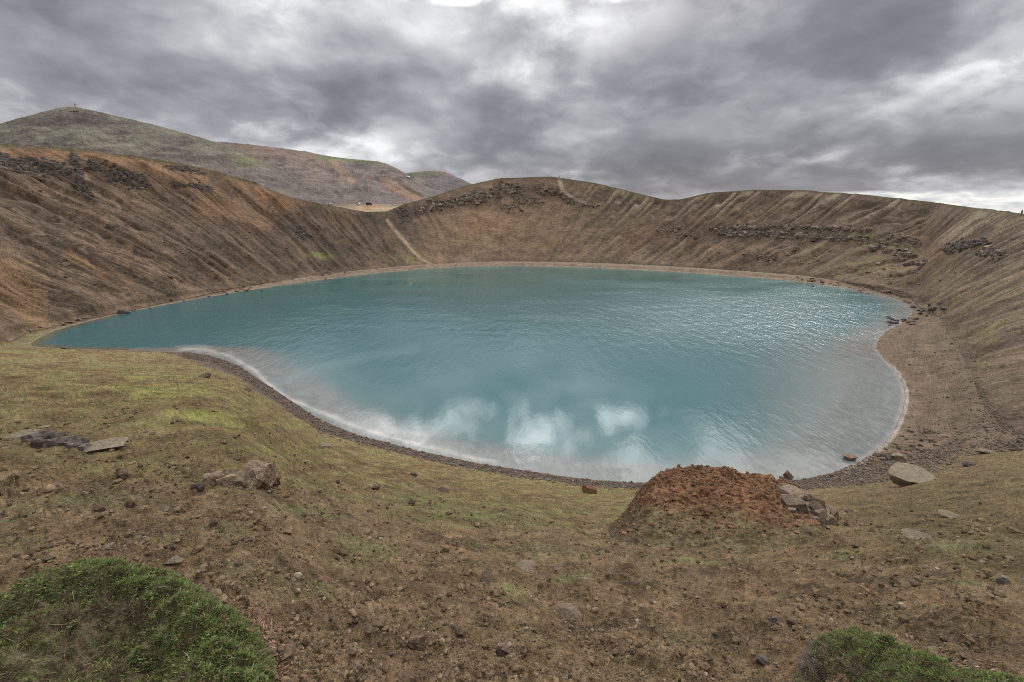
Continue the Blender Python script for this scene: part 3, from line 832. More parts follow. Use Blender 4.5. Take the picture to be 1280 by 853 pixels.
# the stones one can name, each where the picture shows it
rock('boulder', 1137, 606, 48, 21, M_PALE, 'large pale flat-topped boulder on the grassy slope right of the rusty mound', 'boulder', seed=4, planes=6, sink=.1, rough=.02,
     fixed=(((-.08, -.30, .95), .22), ((.9, -.4, -.1), .68), ((-.35, -.85, -.45), .34), ((.3, -.85, -.4), .42), ((0, 0, -1), .5)), depth=.9)
rock('slab', 1146, 674, 34, 6, M_PALE, 'low pale stone slab half sunk in the grass below the large flat-topped boulder', seed=9, planes=7, fixed=(((-.1, -.3, .9), .35),))
rock('rock', 1062, 574, 17, 5, M_BROWN, 'flat dark rock lying at the waterline of the right shore', seed=12, fixed=(((0, -.1, 1), .4),), rmin=20)
rock('rock', 985, 598, 12, 11, M_BROWN, 'single round brown rock standing in the shallows above the rusty mound', seed=13, planes=14, rough=.02, rmin=20)
rock('rock', 737, 616, 19, 9, M_RED, 'reddish brown block on the grass just left of the rusty mound', seed=15, fixed=(((0, -.2, 1), .5),), rmin=6)
rock('rock', 1124, 573, 19, 7, M_PALE, 'pale stone on the gravel shore just above the large flat-topped boulder', seed=17, rmin=20)
rock('rock', 1106, 574, 13, 6, M_DARK, 'dark stone beside a pale one on the gravel above the large boulder', seed=18, rmin=20)
rock('rock', 1210, 583, 15, 6, M_DARK, 'lone dark stone on the bare brown slope right of the large boulder', seed=19, rmin=10)
rock('rock', 1235, 566, 22, 4, M_PALE, 'pale flat stone at the foot of the right crater slope', seed=20, rmin=10)
rock('rock', 1170, 541, 9, 4, M_PALE, 'small pale stone in the gravel of the right beach', seed=22, rmin=20)
rock('rock', 1060, 640, 9, 4, M_PALE, 'small pale stone in the grass between rusty mound and large boulder', seed=23, rmin=10)
rock('rock', 1187, 645, 24, 2.5, M_TAN, 'thin pale stone in the grass below and right of the large boulder', seed=24, rmin=8)
rock('rock', 1254, 730, 14, 9, M_DARK, 'dark earthy stone in the striped grass at the right edge', seed=25, rmin=3)
rock('slab', 30, 546, 34, 5, M_PALE, 'pale flat slab at the left end of the stone row on the left slope', seed=26, fixed=(((0, -.2, 1), .3),), rmin=5)
rock('slab', 132, 561, 50, 9, M_PALE, 'long pale slab at the right end of the stone row on the left slope', seed=27, fixed=(((.1, -.3, 1), .35),), rmin=5)
rock('slab', 56, 535, 12, 3, M_PALE, 'small pale slab above the stone row on the left slope', seed=28, rmin=5)
rock('rock', 248, 613, 15, 11, M_DARK, 'small dark stone just left of the brown outcrop on the left', seed=29, rmin=3)
rock('rock', 405, 559, 16, 5, M_PALE, 'pale yellowish stone on the grass near the pebble shore', seed=30, rmin=10)
rock('rock', 381, 578, 9, 3, M_PALE, 'small pale stone on the grass below the pebble shore', seed=31, rmin=10)
rock('rock', 708, 768, 36, 8, M_TAN, 'smooth long grey-brown stone half buried in the foreground soil', seed=32, planes=4, rough=.03, sink=1.6, rmin=1.2)
rock('rock', 606, 728, 16, 14, M_TAN, 'upright grey stone in the middle of the foreground soil', seed=33, rmin=1.5)
rock('rock', 658, 711, 26, 6, M_TAN, 'low rounded tan stone behind the upright grey stone', seed=34, planes=6, rmin=1.5)
rock('rock', 693, 711, 12, 5, M_TAN, 'small tan stone right of the low rounded tan stone', seed=35, rmin=1.5)
rock('rock', 566, 680, 14, 7, M_BROWN, 'grey-brown stone under the grassy bank in the centre', seed=36, rmin=2)
rock('rock', 553, 612, 17, 5, M_BROWN, 'brown stone on the grass below the middle of the pebble shore', seed=37, rmin=5)
rock('rock', 517, 595, 9, 4, M_DARK, 'small dark stone on the grass below the pebble shore', seed=38, rmin=8)
rock('rock', 470, 613, 12, 8, M_BROWN, 'brown stone at the crest of the dark soil left of centre', seed=39, rmin=3)
rock('rock', 218, 704, 20, 6, M_PALE, 'flat pale stone on the soil right of the top of the green hummock', seed=40, fixed=(((0, -.3, 1), .4),), rmin=1.4)
rock('rock', 137, 687, 11, 7, M_PALE, 'small tan stone behind the top of the green hummock', seed=41, rmin=1.4)
rock('rock', 205, 640, 13, 5, M_PALE, 'pale stone in the soil below the small dark stone', seed=42, rmin=2)
rock('rock', 877, 672, 28, 10, M_BROWN, 'dark clod of earth on the slope in front of the rusty mound', 'clod', seed=43, rough=.08, rmin=2)
rock('rock', 968, 778, 14, 8, M_DARK, 'dark stone on bare soil left of the right grass clump', seed=44, rmin=1.3)
rock('rock', 952, 830, 15, 9, M_DARK, 'grey stone nearest the camera beside the right grass clump', seed=45, rmin=1.1)
rock('rock', 628, 818, 16, 14, M_BROWN, 'brown rounded clod in the rough soil at bottom centre', 'clod', seed=46, rough=.07, planes=5, rmin=1.1)
rock('rock', 521, 808, 20, 14, M_BROWN, 'dark brown clod left of the rounded clod at bottom centre', 'clod', seed=47, rough=.09, planes=5, rmin=1.1)
rock('boulder', 82, 332, 9, 4, M_PALE, 'pale boulder on the left crater slope, leftmost of three', 'boulder', seed=48, sub=3, rmin=60)
rock('boulder', 82, 303 + 44, 4, 2.5, M_PALE, 'tiny pale boulder just below the leftmost pale boulder on the left slope', 'boulder', seed=49, sub=3, rmin=60)
rock('boulder', 213, 347, 8, 4, M_PALE, 'pale boulder low on the left crater slope near the water', 'boulder', seed=50, sub=3, rmin=60)
rock('boulder', 155, 392, 14, 5, M_DARK, 'dark boulder at the foot of the left slope by the water', 'boulder', seed=51, sub=3, rmin=60)
rock('rock', 82, 436, 9, 3.5, M_DARK, 'dark stone at the waterline where the left grass meets the lake', seed=52, sub=3, rmin=60)
rock('rock', 258, 478, 14, 8, M_BROWN, 'brown stone on the pebble shore beside the yellow moss', seed=53, rmin=30)
rock('rock', 312, 514, 11, 5, M_DARK, 'dark stone on the pebble shore right of the yellow moss', seed=54, rmin=30)


def cluster(name, blocks, mat, label, cat, group=None, sub=2, seed=1, flat=.8, smooth=False):
    """an outcrop: many broken blocks fused in one body; blocks = (x, y, z, size)"""
    g = np.random.default_rng(seed)
    blocks = list(blocks)
    B_ = np.array(blocks); rest = list(range(1, len(B_))); done = [0]
    while rest:                                       # close the gaps: the body is one piece of rock
        D_ = np.linalg.norm(B_[done][:, None, :3] - B_[rest][None, :, :3], axis=2)
        i_, j_ = np.unravel_index(np.argmin(D_), D_.shape); a_, b_ = B_[done[i_]], B_[rest[j_]]
        reach = .30 * (a_[3] + b_[3]); m_ = int(D_[i_, j_] / max(reach, 1e-3))
        for k_ in range(1, m_ + 1):
            t_ = k_ / (m_ + 1); q_ = a_ + (b_ - a_) * t_; blocks.append((q_[0], q_[1], q_[2] - .1 * q_[3], q_[3] * .8))
        done.append(rest.pop(j_))
    base = np.mean([b[:3] for b in blocks], 0)
    V, Fc, T = [], [], []; off = 0
    for bx, by, bz, s in blocks:
        v, f = chip(sub, g, 5, .05, .55, .9, fixed=[(a_, g.uniform(.45, .7)) for a_ in ((1, .1, 0), (-1, 0, .1), (0, 1, .1), (.1, -1, 0), (0, .1, 1), (0, 0, -1))])
        v = v * np.array([g.uniform(.7, 1.2), g.uniform(.7, 1.2), g.uniform(.7, 1.5) * flat]) * s * .75
        v = rotz(rotx(v, g.normal() * .3), g.uniform(0, 6.28))
        V.append(v + np.array([bx, by, bz - s * .03]) - base); Fc.append(f + off); off += len(v); T.append(np.full(len(v), g.uniform(.0, .95)))
    o = link_mesh(name, np.concatenate(V), np.concatenate(Fc), mat, smooth, tone=np.concatenate(T))
    o.location = base
    tag(o, label, cat, group)
    return o


def px_blocks(lines, n, smin, smax, jx, jy, rmin, seed, dens=None):
    g = np.random.default_rng(seed)
    P = np.array(lines, float); L = np.r_[0, np.cumsum(np.hypot(*np.diff(P, axis=0).T))]
    u = g.uniform(0, L[-1], n)
    xs = np.interp(u, L, P[:, 0]) + g.normal(size=n) * jx; ys = np.interp(u, L, P[:, 1]) + g.normal(size=n) * jy
    h3 = hits(xs, ys, rmin, 460)
    d = np.sqrt(h3[:, 0] ** 2 + h3[:, 1] ** 2 + (h3[:, 2] - H) ** 2)
    s = g.uniform(smin, smax, n) ** 1.0 * d / F
    return [(*h3[i], s[i]) for i in range(n)]


CR = 'rock outcrop'
cluster('lava_outcrop', px_blocks([(522, 264), (545, 258), (575, 251), (600, 247)], 127, 2.52, 6.12, 2.5, 3, 90, 61), M_LAVA, 'dark lava outcrop under the far rim left of the two hikers, lower half', CR, seed=1)
cluster('lava_outcrop', px_blocks([(603, 246), (625, 240), (640, 238), (652, 241)], 102, 2.52, 5.76, 2.5, 4, 90, 62), M_LAVA, 'dark lava outcrop under the far rim left of the two hikers, upper half', CR, seed=2)
cluster('lava_outcrop', px_blocks([(671, 238), (690, 239), (702, 246), (712, 252)], 76, 2.16, 5.40, 2, 2.5, 90, 63), M_LAVA, 'dark lava outcrop right below the two hikers on the far rim', CR, seed=3)
cluster('lava_outcrop', px_blocks([(716, 253), (730, 256), (745, 259)], 30, 1.80, 3.60, 2, 1.2, 90, 64), M_LAVA, 'thin pale ledge trailing right from the outcrop below the hikers', CR, seed=4)
cluster('lava_outcrop', px_blocks([(630, 262), (650, 255), (668, 250)], 44, 1.80, 3.60, 5, 3.5, 90, 65), M_LAVA, 'broken grey rubble below the far rim outcrops', CR, seed=5)
cluster('lava_outcrop', px_blocks([(888, 288), (940, 284.5), (1000, 284.5), (1060, 288), (1088, 290)], 187, 2.30, 5.04, 3, 1.3, 80, 66), M_LAVA, 'upper grey course of the long rock band across the right slope', CR, seed=6)
cluster('lava_outcrop', px_blocks([(898, 294), (940, 293), (1000, 295), (1050, 299), (1085, 302)], 161, 2.30, 5.40, 3, 1.6, 80, 67), M_LAVA, 'lower dark course of the long rock band across the right slope', CR, seed=7)
cluster('lava_outcrop', px_blocks([(1090, 305), (1115, 312), (1140, 326), (1158, 330)], 71, 2.16, 5.76, 5, 4, 60, 68), M_LAVA, 'broken rocks falling away at the right end of the long rock band', CR, seed=8)
cluster('lava_outcrop', px_blocks([(1110, 296), (1135, 299), (1150, 305)], 27, 2.16, 4.32, 4, 2, 60, 69), M_LAVA, 'small reddish rocks above the right end of the long rock band', CR, seed=9)
cluster('lava_outcrop', px_blocks([(1182, 314), (1205, 308), (1230, 303)], 108, 1.79, 4.02, 4, 2.5, 50, 70), M_DARK, 'dark outcrop high on the right slope near the frame edge', CR, seed=10)
cluster('lava_outcrop', px_blocks([(1222, 320), (1240, 314), (1252, 322)], 30, 2.88, 5.76, 4, 2.5, 50, 71), M_LAVA, 'pale broken rocks right of the dark outcrop high on the right slope', CR, seed=11)
cluster('lava_outcrop', px_blocks([(822, 291), (845, 288), (868, 299)], 40, 2.16, 4.32, 4, 2.5, 80, 72), M_BROWN, 'brown rocks left of the long rock band across the right slope', CR, seed=12)
cluster('lava_outcrop', px_blocks([(952, 325), (975, 319), (995, 312)], 37, 1.80, 4.32, 4, 2, 80, 73), M_LAVA, 'small slanting ledge below the long rock band on the right slope', CR, seed=13)
cluster('lava_outcrop', px_blocks([(-10, 199), (20, 205), (55, 211), (88, 214)], 244, 1.79, 4.02, 3, 5, 60, 74), M_DARK, 'dark rock band under the left rim, left of the steep rock rib', CR, seed=14)
cluster('rock_rib', px_blocks([(90, 194), (96, 206), (99, 222), (101, 234)], 91, 2.23, 4.46, 2.2, 2, 60, 75), M_DARK, 'steep dark rock rib running down the left slope from the rim', CR, seed=15)
cluster('lava_outcrop', px_blocks([(95, 234), (104, 239), (114, 244)], 36, 2.23, 4.02, 2, 1.5, 60, 76), M_DARK, 'dark ledge at the foot of the steep rock rib on the left slope', CR, seed=16)
cluster('lava_outcrop', px_blocks([(112, 207), (140, 217), (165, 226), (185, 230)], 217, 1.79, 4.02, 3, 4.5, 60, 77), M_DARK, 'dark rock band under the left rim, right of the steep rock rib', CR, seed=17)
cluster('lava_outcrop', px_blocks([(200, 209), (230, 213), (255, 217)], 70, 1.34, 2.68, 3, 1.6, 60, 78), M_DARK, 'thin dark ledge just under the orange part of the left rim', CR, seed=18)
cluster('lava_outcrop', px_blocks([(218, 231), (240, 232), (265, 237)], 70, 1.34, 2.68, 3, 1.6, 60, 79), M_DARK, 'thin dark ledge lower on the orange part of the left slope', CR, seed=19)
cluster('lava_outcrop', px_blocks([(372, 288), (380, 294), (378, 299)], 48, 1.56, 3.12, 3, 2.5, 80, 80), M_DARK, 'small dark outcrop above the lone moss patch on the left slope', CR, seed=20)
cluster('lava_outcrop', px_blocks([(500, 262), (508, 270), (505, 276)], 43, 1.56, 3.12, 4, 3, 80, 81), M_DARK, 'dark rocks beside the pale trail below the notch in the rim', CR, seed=21)


def ground_blocks(lines, n, smin, smax, jx, jy, rmin, seed):
    return px_blocks(lines, n, smin, smax, jx, jy, rmin, seed)


cluster('rubble_outcrop', ground_blocks([(38, 552), (60, 552), (85, 556), (106, 559)], 46, 6, 13, 3, 1.5, 4, 82), M_DARK, 'dark pitted rubble between the two pale slabs on the left slope', CR, sub=3, seed=22)


def single(blocks, mat, name, labels, cat, group, seed):
    g = np.random.default_rng(seed)
    protos = []
    for k in range(4):
        v, f = chip(3, g, 10, .05)
        v = v * np.array([1, .8, .75]) * .5
        me_o = link_mesh(name, v, f, mat, False, tone=np.full(len(v), g.uniform(.15, .8)))
        protos.append(me_o)
    for i, (bx, by, bz, s) in enumerate(blocks):
        o = protos[i] if i < 4 else protos[i % 4].copy()
        if i >= 4: COL.objects.link(o)
        o.location = (bx, by, bz + .12 * s); o.scale = (s * g.uniform(.8, 1.3), s * g.uniform(.8, 1.2), s * g.uniform(.6, 1.1))
        o.rotation_euler = (g.normal() * .2, g.normal() * .2, g.uniform(0, 6.28))
        tag(o, labels, cat, group)


single(px_blocks([(1108, 408), (1128, 404), (1150, 398), (1165, 388), (1160, 378)], 30, 3, 6.5, 6, 4, 60, 85), M_DARK, 'boulder', 'dark angular boulder in the rock pile on the far right shore', 'boulder', 'boulders of the rock pile on the far right shore', 1)
single(px_blocks([(900, 315), (980, 330), (1060, 335), (1130, 345), (1180, 350)], 40, 1.8, 4.2, 18, 7, 60, 86), M_PALE, 'boulder', 'small pale boulder scattered on the right crater slope below the long rock band', 'boulder', 'pale boulders scattered on the right crater slope', 2)
single(px_blocks([(1000, 350), (1060, 357), (1110, 368), (1150, 384)], 40, 2, 5, 10, 2.2, 60, 87), M_BROWN, 'boulder', 'brown boulder at the foot of the right slope along the water', 'boulder', 'boulders along the water under the right slope', 3)
single(px_blocks([(30, 418), (80, 404), (150, 391), (240, 373), (340, 357), (440, 343)], 46, 2, 5, 8, 2.0, 60, 88), M_BROWN, 'boulder', 'small boulder along the water under the left slope', 'boulder', 'boulders along the water under the left slope', 4)
single(px_blocks([(1090, 578), (1130, 560), (1165, 545), (1190, 540)], 40, 3, 6.5, 14, 7, 20, 89), M_BROWN, 'rock', 'small brown rock strewn on the gravel above the right shore', 'rock', 'rocks strewn on the gravel above the right shore', 5)
single(px_blocks([(60, 250), (130, 300), (250, 310), (350, 330)], 36, 1.6, 3.2, 40, 25, 60, 90), M_BROWN, 'boulder', 'tiny brown boulder scattered on the left crater slope', 'boulder', 'boulders scattered on the left crater slope', 6)


# ------------------------------------------------------------------ raised earth: a body whose skyline follows a traced outline
def raised(name, outline, dy, front, back, mat, paint_fn, nu=260, nv=220, rough=(.10, .03), sag=.05, r_fix=None, ledge=0.0, endw=.10):
    O = np.array(outline, float)
    xs = np.linspace(O[0, 0], O[-1, 0], nu); ys = smooth_tab(np.interp(xs, O[:, 0], O[:, 1]), 11)
    az, te = azel(xs, ys)
    uu = np.linspace(-1, 1, nu)
    hp = hits(xs, ys + dy * np.clip(1 - np.abs(uu) ** 2.5, 0, 1) * .92 + dy * .08, .8, 60, 1500)
    rc = smooth_tab(smooth_tab(np.hypot(hp[:, 0], hp[:, 1]), 61), 41)
    if r_fix is not None: rc = np.full(nu, float(r_fix))
    zr = H + te * rc
    gx, gy = np.sin(az) * rc, np.cos(az) * rc
    base = terrain(gx, gy)
    ends = np.minimum(np.arange(nu), np.arange(nu)[::-1]) / (nu * endw)
    hh = smooth_tab(smooth_tab(np.maximum(zr - base, 0), 31), 21) * sstep(0, 1, ends)
    v = np.concatenate([np.linspace(-front, 0, int(nv * .65), endpoint=False), np.linspace(0, back, nv - int(nv * .65))])
    w = np.where(v < 0, np.cos(np.clip(-v / front, 0, 1) * math.pi / 2) ** 1.6, np.cos(np.clip(v / back, 0, 1) * math.pi / 2) ** .8)
    RR = np.maximum(rc[None, :] + v[:, None] * np.clip(rc / rc.max(), .4, 1)[None, :], .35); AA = np.broadcast_to(az[None, :], RR.shape)
    x = (np.sin(AA) * RR).ravel(); y = (np.cos(AA) * RR).ravel()
    # the ground under it, kept at the crest's level so that the body does not roll away with the slope
    z = terrain(x, y) + (hh[None, :] * w[:, None]).ravel()
    env = (np.clip(hh / max(hh.max(), .01) * 2, 0, 1)[None, :] * w[:, None]).ravel()
    z = z + env * (rough[0] * fbm(x / .55, y / .55, 4, 121) + rough[1] * fbm(x / .12, y / .12, 4, 122)) - sag * (1 - sstep(0, .12, env))
    if ledge:
        dr = ledge * env * (fbm(x / .45 + z / .9, z / .30, 4, 123) + .6 * fbm(x / .11 + z / .3, z / .09, 3, 124))
        l_ = np.hypot(x, y); x = x - x / l_ * dr; y = y - y / l_ * dr; z = z + .25 * dr
    c = paint_fn(x, y, z, env)
    o = link_mesh(name, np.stack([x, y, z], 1), grid_faces(len(v), nu)[:, ::-1], mat, True, c)
    return o, (x.reshape(len(v), nu), y.reshape(len(v), nu), z.reshape(len(v), nu), env.reshape(len(v), nu)), rc


def paint_mound(x, y, z, env):
    px, py = project(x, y, z)
    v_ = z * .6 + y * .8
    n = fbm(x / .5, v_ / .5, 4, 131); n2 = fbm(x / .11, v_ / .11, 4, 132)
    c = np.tile(np.array((.195, .106, .056)), (len(x), 1)) * np.clip(1 + .3 * n + .65 * n2, .25, 2.2)[:, None]
    c = mix(c, sstep(.1, .5, n2) * .35, (.27, .15, .085))
    c = mix(c, sstep(.15, .5, -n2) * .5, (.06, .036, .025))
    low = np.clip(sstep(-9, 26, py - np.interp(px, [770, 840, 900, 960, 1040], [634, 630, 634, 644, 652]) + 14 * n) + 1 - sstep(.08, .3, env), 0, 1)
    g_ = np.tile(np.array((.14, .11, .06)), (len(x), 1)) * np.clip(1 + .6 * n2, .3, 2)[:, None]
    g_ = mix(g_, sstep(0, .5, n + .4 * n2) * .6, (.17, .165, .08))
    c = c * (1 - .92 * low[:, None]) + g_ * .92 * low[:, None]
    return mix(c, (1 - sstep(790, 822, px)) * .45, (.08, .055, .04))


mound, mg, mr = raised('earth_mound', [(752, 648), (768, 643), (785, 634), (803, 612), (815, 598), (830, 592), (850, 587), (868, 583), (890, 585), (908, 586), (920, 591), (935, 597),
    (945, 592), (956, 594), (966, 602), (985, 606), (1005, 617), (1024, 632), (1040, 643), (1056, 650)], 50, 5.0, 1.5, M_SOIL, paint_mound, 420, 420, rough=(.15, .09), ledge=.04, endw=.14, r_fix=13.0)
tag(mound, 'rusty red-brown earth mound standing before the near shore', 'earth mound')
def on_patch(G, X_, Y_):
    px_, py_ = project(G[0].ravel(), G[1].ravel(), G[2].ravel())
    fr_ = np.hypot(G[0].ravel(), G[1].ravel())
    d_ = (px_ - X_) ** 2 + (py_ - Y_) ** 2
    k_ = np.where(d_ < d_.min() + 6)[0]; k_ = k_[np.argmin(fr_[k_])]
    return G[0].ravel()[k_], G[1].ravel()[k_], G[2].ravel()[k_]


M_STONE = rock_material('cracked_stone', (.085, .063, .045), (.27, .205, .145), 4.0, .8, .04)
_b = []
_g = np.random.default_rng(77)
for i in range(60):
    u = _g.uniform(0, 1); X_ = 978 + 54 * u + _g.normal() * 2; Y_ = 607 + 31 * u + abs(_g.normal()) * 7
    q_ = on_patch(mg, X_, Y_)
    _b.append((q_[0], q_[1], q_[2] - .02, _g.uniform(.16, .42)))
cluster('rock_outcrop', _b, M_STONE, 'grey-brown cracked rock outcrop at the right end of the rusty mound', CR, sub=3, seed=31)


M_KNOB = rock_material('earthy_rock', (.085, .058, .04), (.30, .22, .15), 2.5, .9, .06)
_q = hits([268, 296, 322, 340, 306, 283], [602, 604, 603, 603, 607, 606], 2, 30)
_d = np.hypot(_q[:, 0], _q[:, 1]) * 1.1 / F
cluster('rock_outcrop', [(*(_q[i] + np.array([0, 0, up_ * _d[i]])), s_ * _d[i]) for i, (s_, up_) in enumerate(((20, 1), (31, 3), (27, 8), (15, 2), (19, 0), (16, 0)))], M_KNOB,
        'brown and tan rock outcrop at the crest of the left slope', CR, sub=4, seed=35)


def paint_hum(x, y, z, env):
    n = fbm(x / .12, y / .12, 4, 141)
    c = np.tile(np.array((.125, .092, .055)), (len(x), 1)) * (1 + .5 * n)[:, None]
    return mix(c, sstep(-.2, .4, n) * .4, (.075, .095, .04))


hum, hg, hr = raised('grass_hummock', [(-160, 853), (-100, 810), (-40, 786), (0, 766), (40, 744), (85, 716), (110, 708), (135, 705), (165, 710), (200, 722), (245, 745), (290, 775), (318, 800), (338, 830), (352, 870), (362, 910)],
    62, .95, .42, M_SOIL, paint_hum, 240, 200, (.05, .035), .03)
tag(hum, 'rounded green grassy hummock with a bare middle at bottom left', 'hummock')
hum2, hg2, hr2 = raised('grass_hummock', [(985, 880), (998, 838), (1010, 812), (1030, 796), (1055, 789), (1085, 797), (1120, 810), (1160, 822), (1205, 838), (1240, 850), (1290, 856), (1350, 850)],
    36, .5, .25, M_SOIL, paint_hum, 200, 140, (.05, .03), .03)
tag(hum2, 'low green grass clump with frayed roots at bottom right', 'hummock')


# ------------------------------------------------------------------ blades and leaves
def blades(name, base, nrm, length, width, cols, lean=.6, bend=.5, seed=1, parent=None):
    """thin curved blades: base (n,3), nrm (n,3)"""
    g = np.random.default_rng(seed); n = len(base)
    a = g.uniform(0, 2 * math.pi, n); hd = np.stack([np.cos(a), np.sin(a), np.zeros(n)], 1)
    L = length[:, None]; ln = np.clip(g.normal(lean, .3, n), 0, 1.6)[:, None]
    up = nrm + hd * ln; up /= np.linalg.norm(up, axis=1)[:, None]
    side = np.cross(up, g.normal(size=(n, 3))); side /= np.linalg.norm(side, axis=1)[:, None]
    tip_dir = up + hd * bend * g.uniform(.2, 1.2, n)[:, None] - np.array([0, 0, .25]) * bend; tip_dir /= np.linalg.norm(tip_dir, axis=1)[:, None]
    W = width[:, None] * .5
    b0, b1 = base - side * W * .7, base + side * W * .7
    m = base + up * L * .5; m0, m1 = m - side * W, m + side * W
    tp = m + tip_dir * L * .5
    V = np.stack([b0, b1, m0, m1, tp], 1).reshape(-1, 3)
    k = np.arange(n)[:, None] * 5
    Fc = np.stack([k + np.array([0, 1, 3]), k + np.array([0, 3, 2]), k + np.array([2, 3, 4])], 1).reshape(-1, 3)
    shade = np.repeat(cols[:, None, :], 5, 1).reshape(-1, 3)
    return link_mesh(name, V, Fc, M_LEAF, False, shade, parent=parent)


def sample_patch(G, n, seed, emin=.1, fn=None):
    g = np.random.default_rng(seed)
    X_, Y_, Z_, E_ = G; nv, nu = X_.shape
    i = g.integers(0, nv - 1, n * 3); j = g.integers(0, nu - 1, n * 3)
    # even out by area
    ar = np.hypot(X_[i + 1, j] - X_[i, j], Y_[i + 1, j] - Y_[i, j]) * np.hypot(X_[i, j + 1] - X_[i, j], Y_[i, j + 1] - Y_[i, j])
    keep = (E_[i, j] > emin) & (g.random(n * 3) < ar / np.percentile(ar, 97))
    i, j = i[keep], j[keep]; u = g.random(len(i)); v = g.random(len(i))
    P = []
    for A in (X_, Y_, Z_):
        P.append((A[i, j] * (1 - u) + A[i, j + 1] * u) * (1 - v) + (A[i + 1, j] * (1 - u) + A[i + 1, j + 1] * u) * v)
    du = np.stack([A[i, np.minimum(j + 3, nu - 1)] - A[i, np.maximum(j - 3, 0)] for A in (X_, Y_, Z_)], 1); dv = np.stack([A[np.minimum(i + 3, nv - 1), j] - A[np.maximum(i - 3, 0), j] for A in (X_, Y_, Z_)], 1)
    N = np.cross(du, dv); N /= np.linalg.norm(N, axis=1)[:, None] + 1e-9; N *= np.sign(N[:, 2])[:, None]
    return np.stack(P, 1), N, E_[i, j]


def green_cols(n, g, dry=.12, dark=1.0):
    a = np.array((.065, .11, .026)); b = np.array((.29, .345, .125)); d = np.array((.28, .215, .125))
    t_ = g.beta(1.6, 2.2, n)[:, None]
    c = a + (b - a) * t_
    dm = (g.random(n) < dry)[:, None]
    return np.where(dm, d * g.uniform(.6, 1.2, n)[:, None], c) * dark


def hummock_grass(G, parent, n, seed, bare, name='grass', lrange=(.010, .027)):
    g = np.random.default_rng(seed)
    P, N, E = sample_patch(G, n, seed)
    px, py = project(P[:, 0], P[:, 1], P[:, 2])
    k = bare(px, py, P)
    keep = g.random(len(P)) > k * .93
    keep &= (E > .20 + .34 * fbm(P[:, 0] / .07, P[:, 1] / .07, 4, 161))
    P, N, k = P[keep], N[keep], k[keep]
    c = green_cols(len(P), g, .10) * (1 - .25 * k[:, None]) + np.array((.03, .02, .008)) * k[:, None]
    dm = (g.random(len(P)) < .55 * k)[:, None]
    c = np.where(dm, np.array((.20, .16, .085)) * g.uniform(.6, 1.2, (len(P), 1)), c)
    cl = np.clip(1 + .7 * fbm(P[:, 0] / .06, P[:, 1] / .06, 3, 162), .45, 1.8)
    Lr = g.uniform(*lrange, len(P)) * (1 - .35 * k) * cl
    c = c * np.clip(.55 + .5 * cl, .5, 1.4)[:, None]
    o = blades(name, P - N * .003, N, Lr, Lr * g.uniform(.14, .3, len(P)), c, .55, .6, seed, None)
    o['kind'] = 'stuff'; o.parent = parent
    return o


hummock_grass(hg, hum, 52000, 5, lambda px, py, P: np.clip(blob(px, py, 125, 775, 85, 34) * 1.0 + blob(px, py, 60, 835, 100, 32) * 1.0 + .8 * fbm(P[:, 0] / .08, P[:, 1] / .08, 3, 151), 0, 1))
hummock_grass(hg2, hum2, 30000, 6, lambda px, py, P: np.clip(blob(px, py, 1030, 835, 26, 22) * 1.2 + .5 * fbm(P[:, 0] / .07, P[:, 1] / .07, 3, 152), 0, 1))


def dry_leaves(name, lines, n, jit, size, seed, rng_r, G=None, col=(.42, .265, .185), parent=None):
    g = np.random.default_rng(seed)
    P = np.array(lines, float); L = np.r_[0, np.cumsum(np.hypot(*np.diff(P, axis=0).T))]
    u = g.uniform(0, L[-1], n)
    xs = np.interp(u, L, P[:, 0]) + g.normal(size=n) * jit; ys = np.interp(u, L, P[:, 1]) + g.normal(size=n) * jit * .6
    h3 = hits(xs, ys, rng_r[0], rng_r[1], 500)
    if G is not None:
        X_, Y_, Z_, E_ = [A.ravel() for A in G]
        for i in range(n):
            k = np.argmin((X_ - h3[i, 0]) ** 2 + (Y_ - h3[i, 1]) ** 2)
            if (X_[k] - h3[i, 0]) ** 2 + (Y_[k] - h3[i, 1]) ** 2 < .01: h3[i, 2] = max(h3[i, 2], Z_[k])
    h3[:, 2] += .006
    c = np.array(col)[None, :] * g.uniform(.55, 1.25, (n, 1)) * (1 + .1 * g.normal(size=(n, 3)))
    Ls = g.uniform(*size, n)
    o = blades(name, h3, np.tile(np.array([0, 0, 1.0]), (n, 1)), Ls, Ls * .42, c, .9, .8, seed)
    o['kind'] = 'stuff'
    return o


o = dry_leaves('dry_leaves', [(300, 768), (322, 785), (338, 812), (352, 853)], 800, 11, (.014, .03), 8, (1.0, 6), hg)
o['label'] = 'band of dry pink-brown leaves along the right edge of the green hummock'; o['category'] = 'dry leaves'
o = dry_leaves('dry_leaves', [(60, 725), (85, 712), (110, 700), (130, 694)], 90, 9, (.014, .03), 9, (1.0, 6), hg, (.42, .24, .16))
o['label'] = 'dry reddish leaves behind the top of the green hummock'; o['category'] = 'dry leaves'
o = dry_leaves('dry_leaves', [(1085, 795), (1125, 800), (1165, 812), (1200, 828), (1240, 840)], 120, 6, (.012, .028), 10, (1.0, 6), hg2, (.52, .40, .33))
o['label'] = 'pale dry leaves along the back of the right grass clump'; o['category'] = 'dry leaves'
o = dry_leaves('dry_leaves', [(20, 800), (90, 750), (160, 740), (230, 770), (280, 810)], 130, 26, (.010, .022), 11, (1.0, 6), hg, (.42, .29, .2))
o['label'] = 'scattered dry leaves lying in the grass of the green hummock'; o['category'] = 'dry leaves'
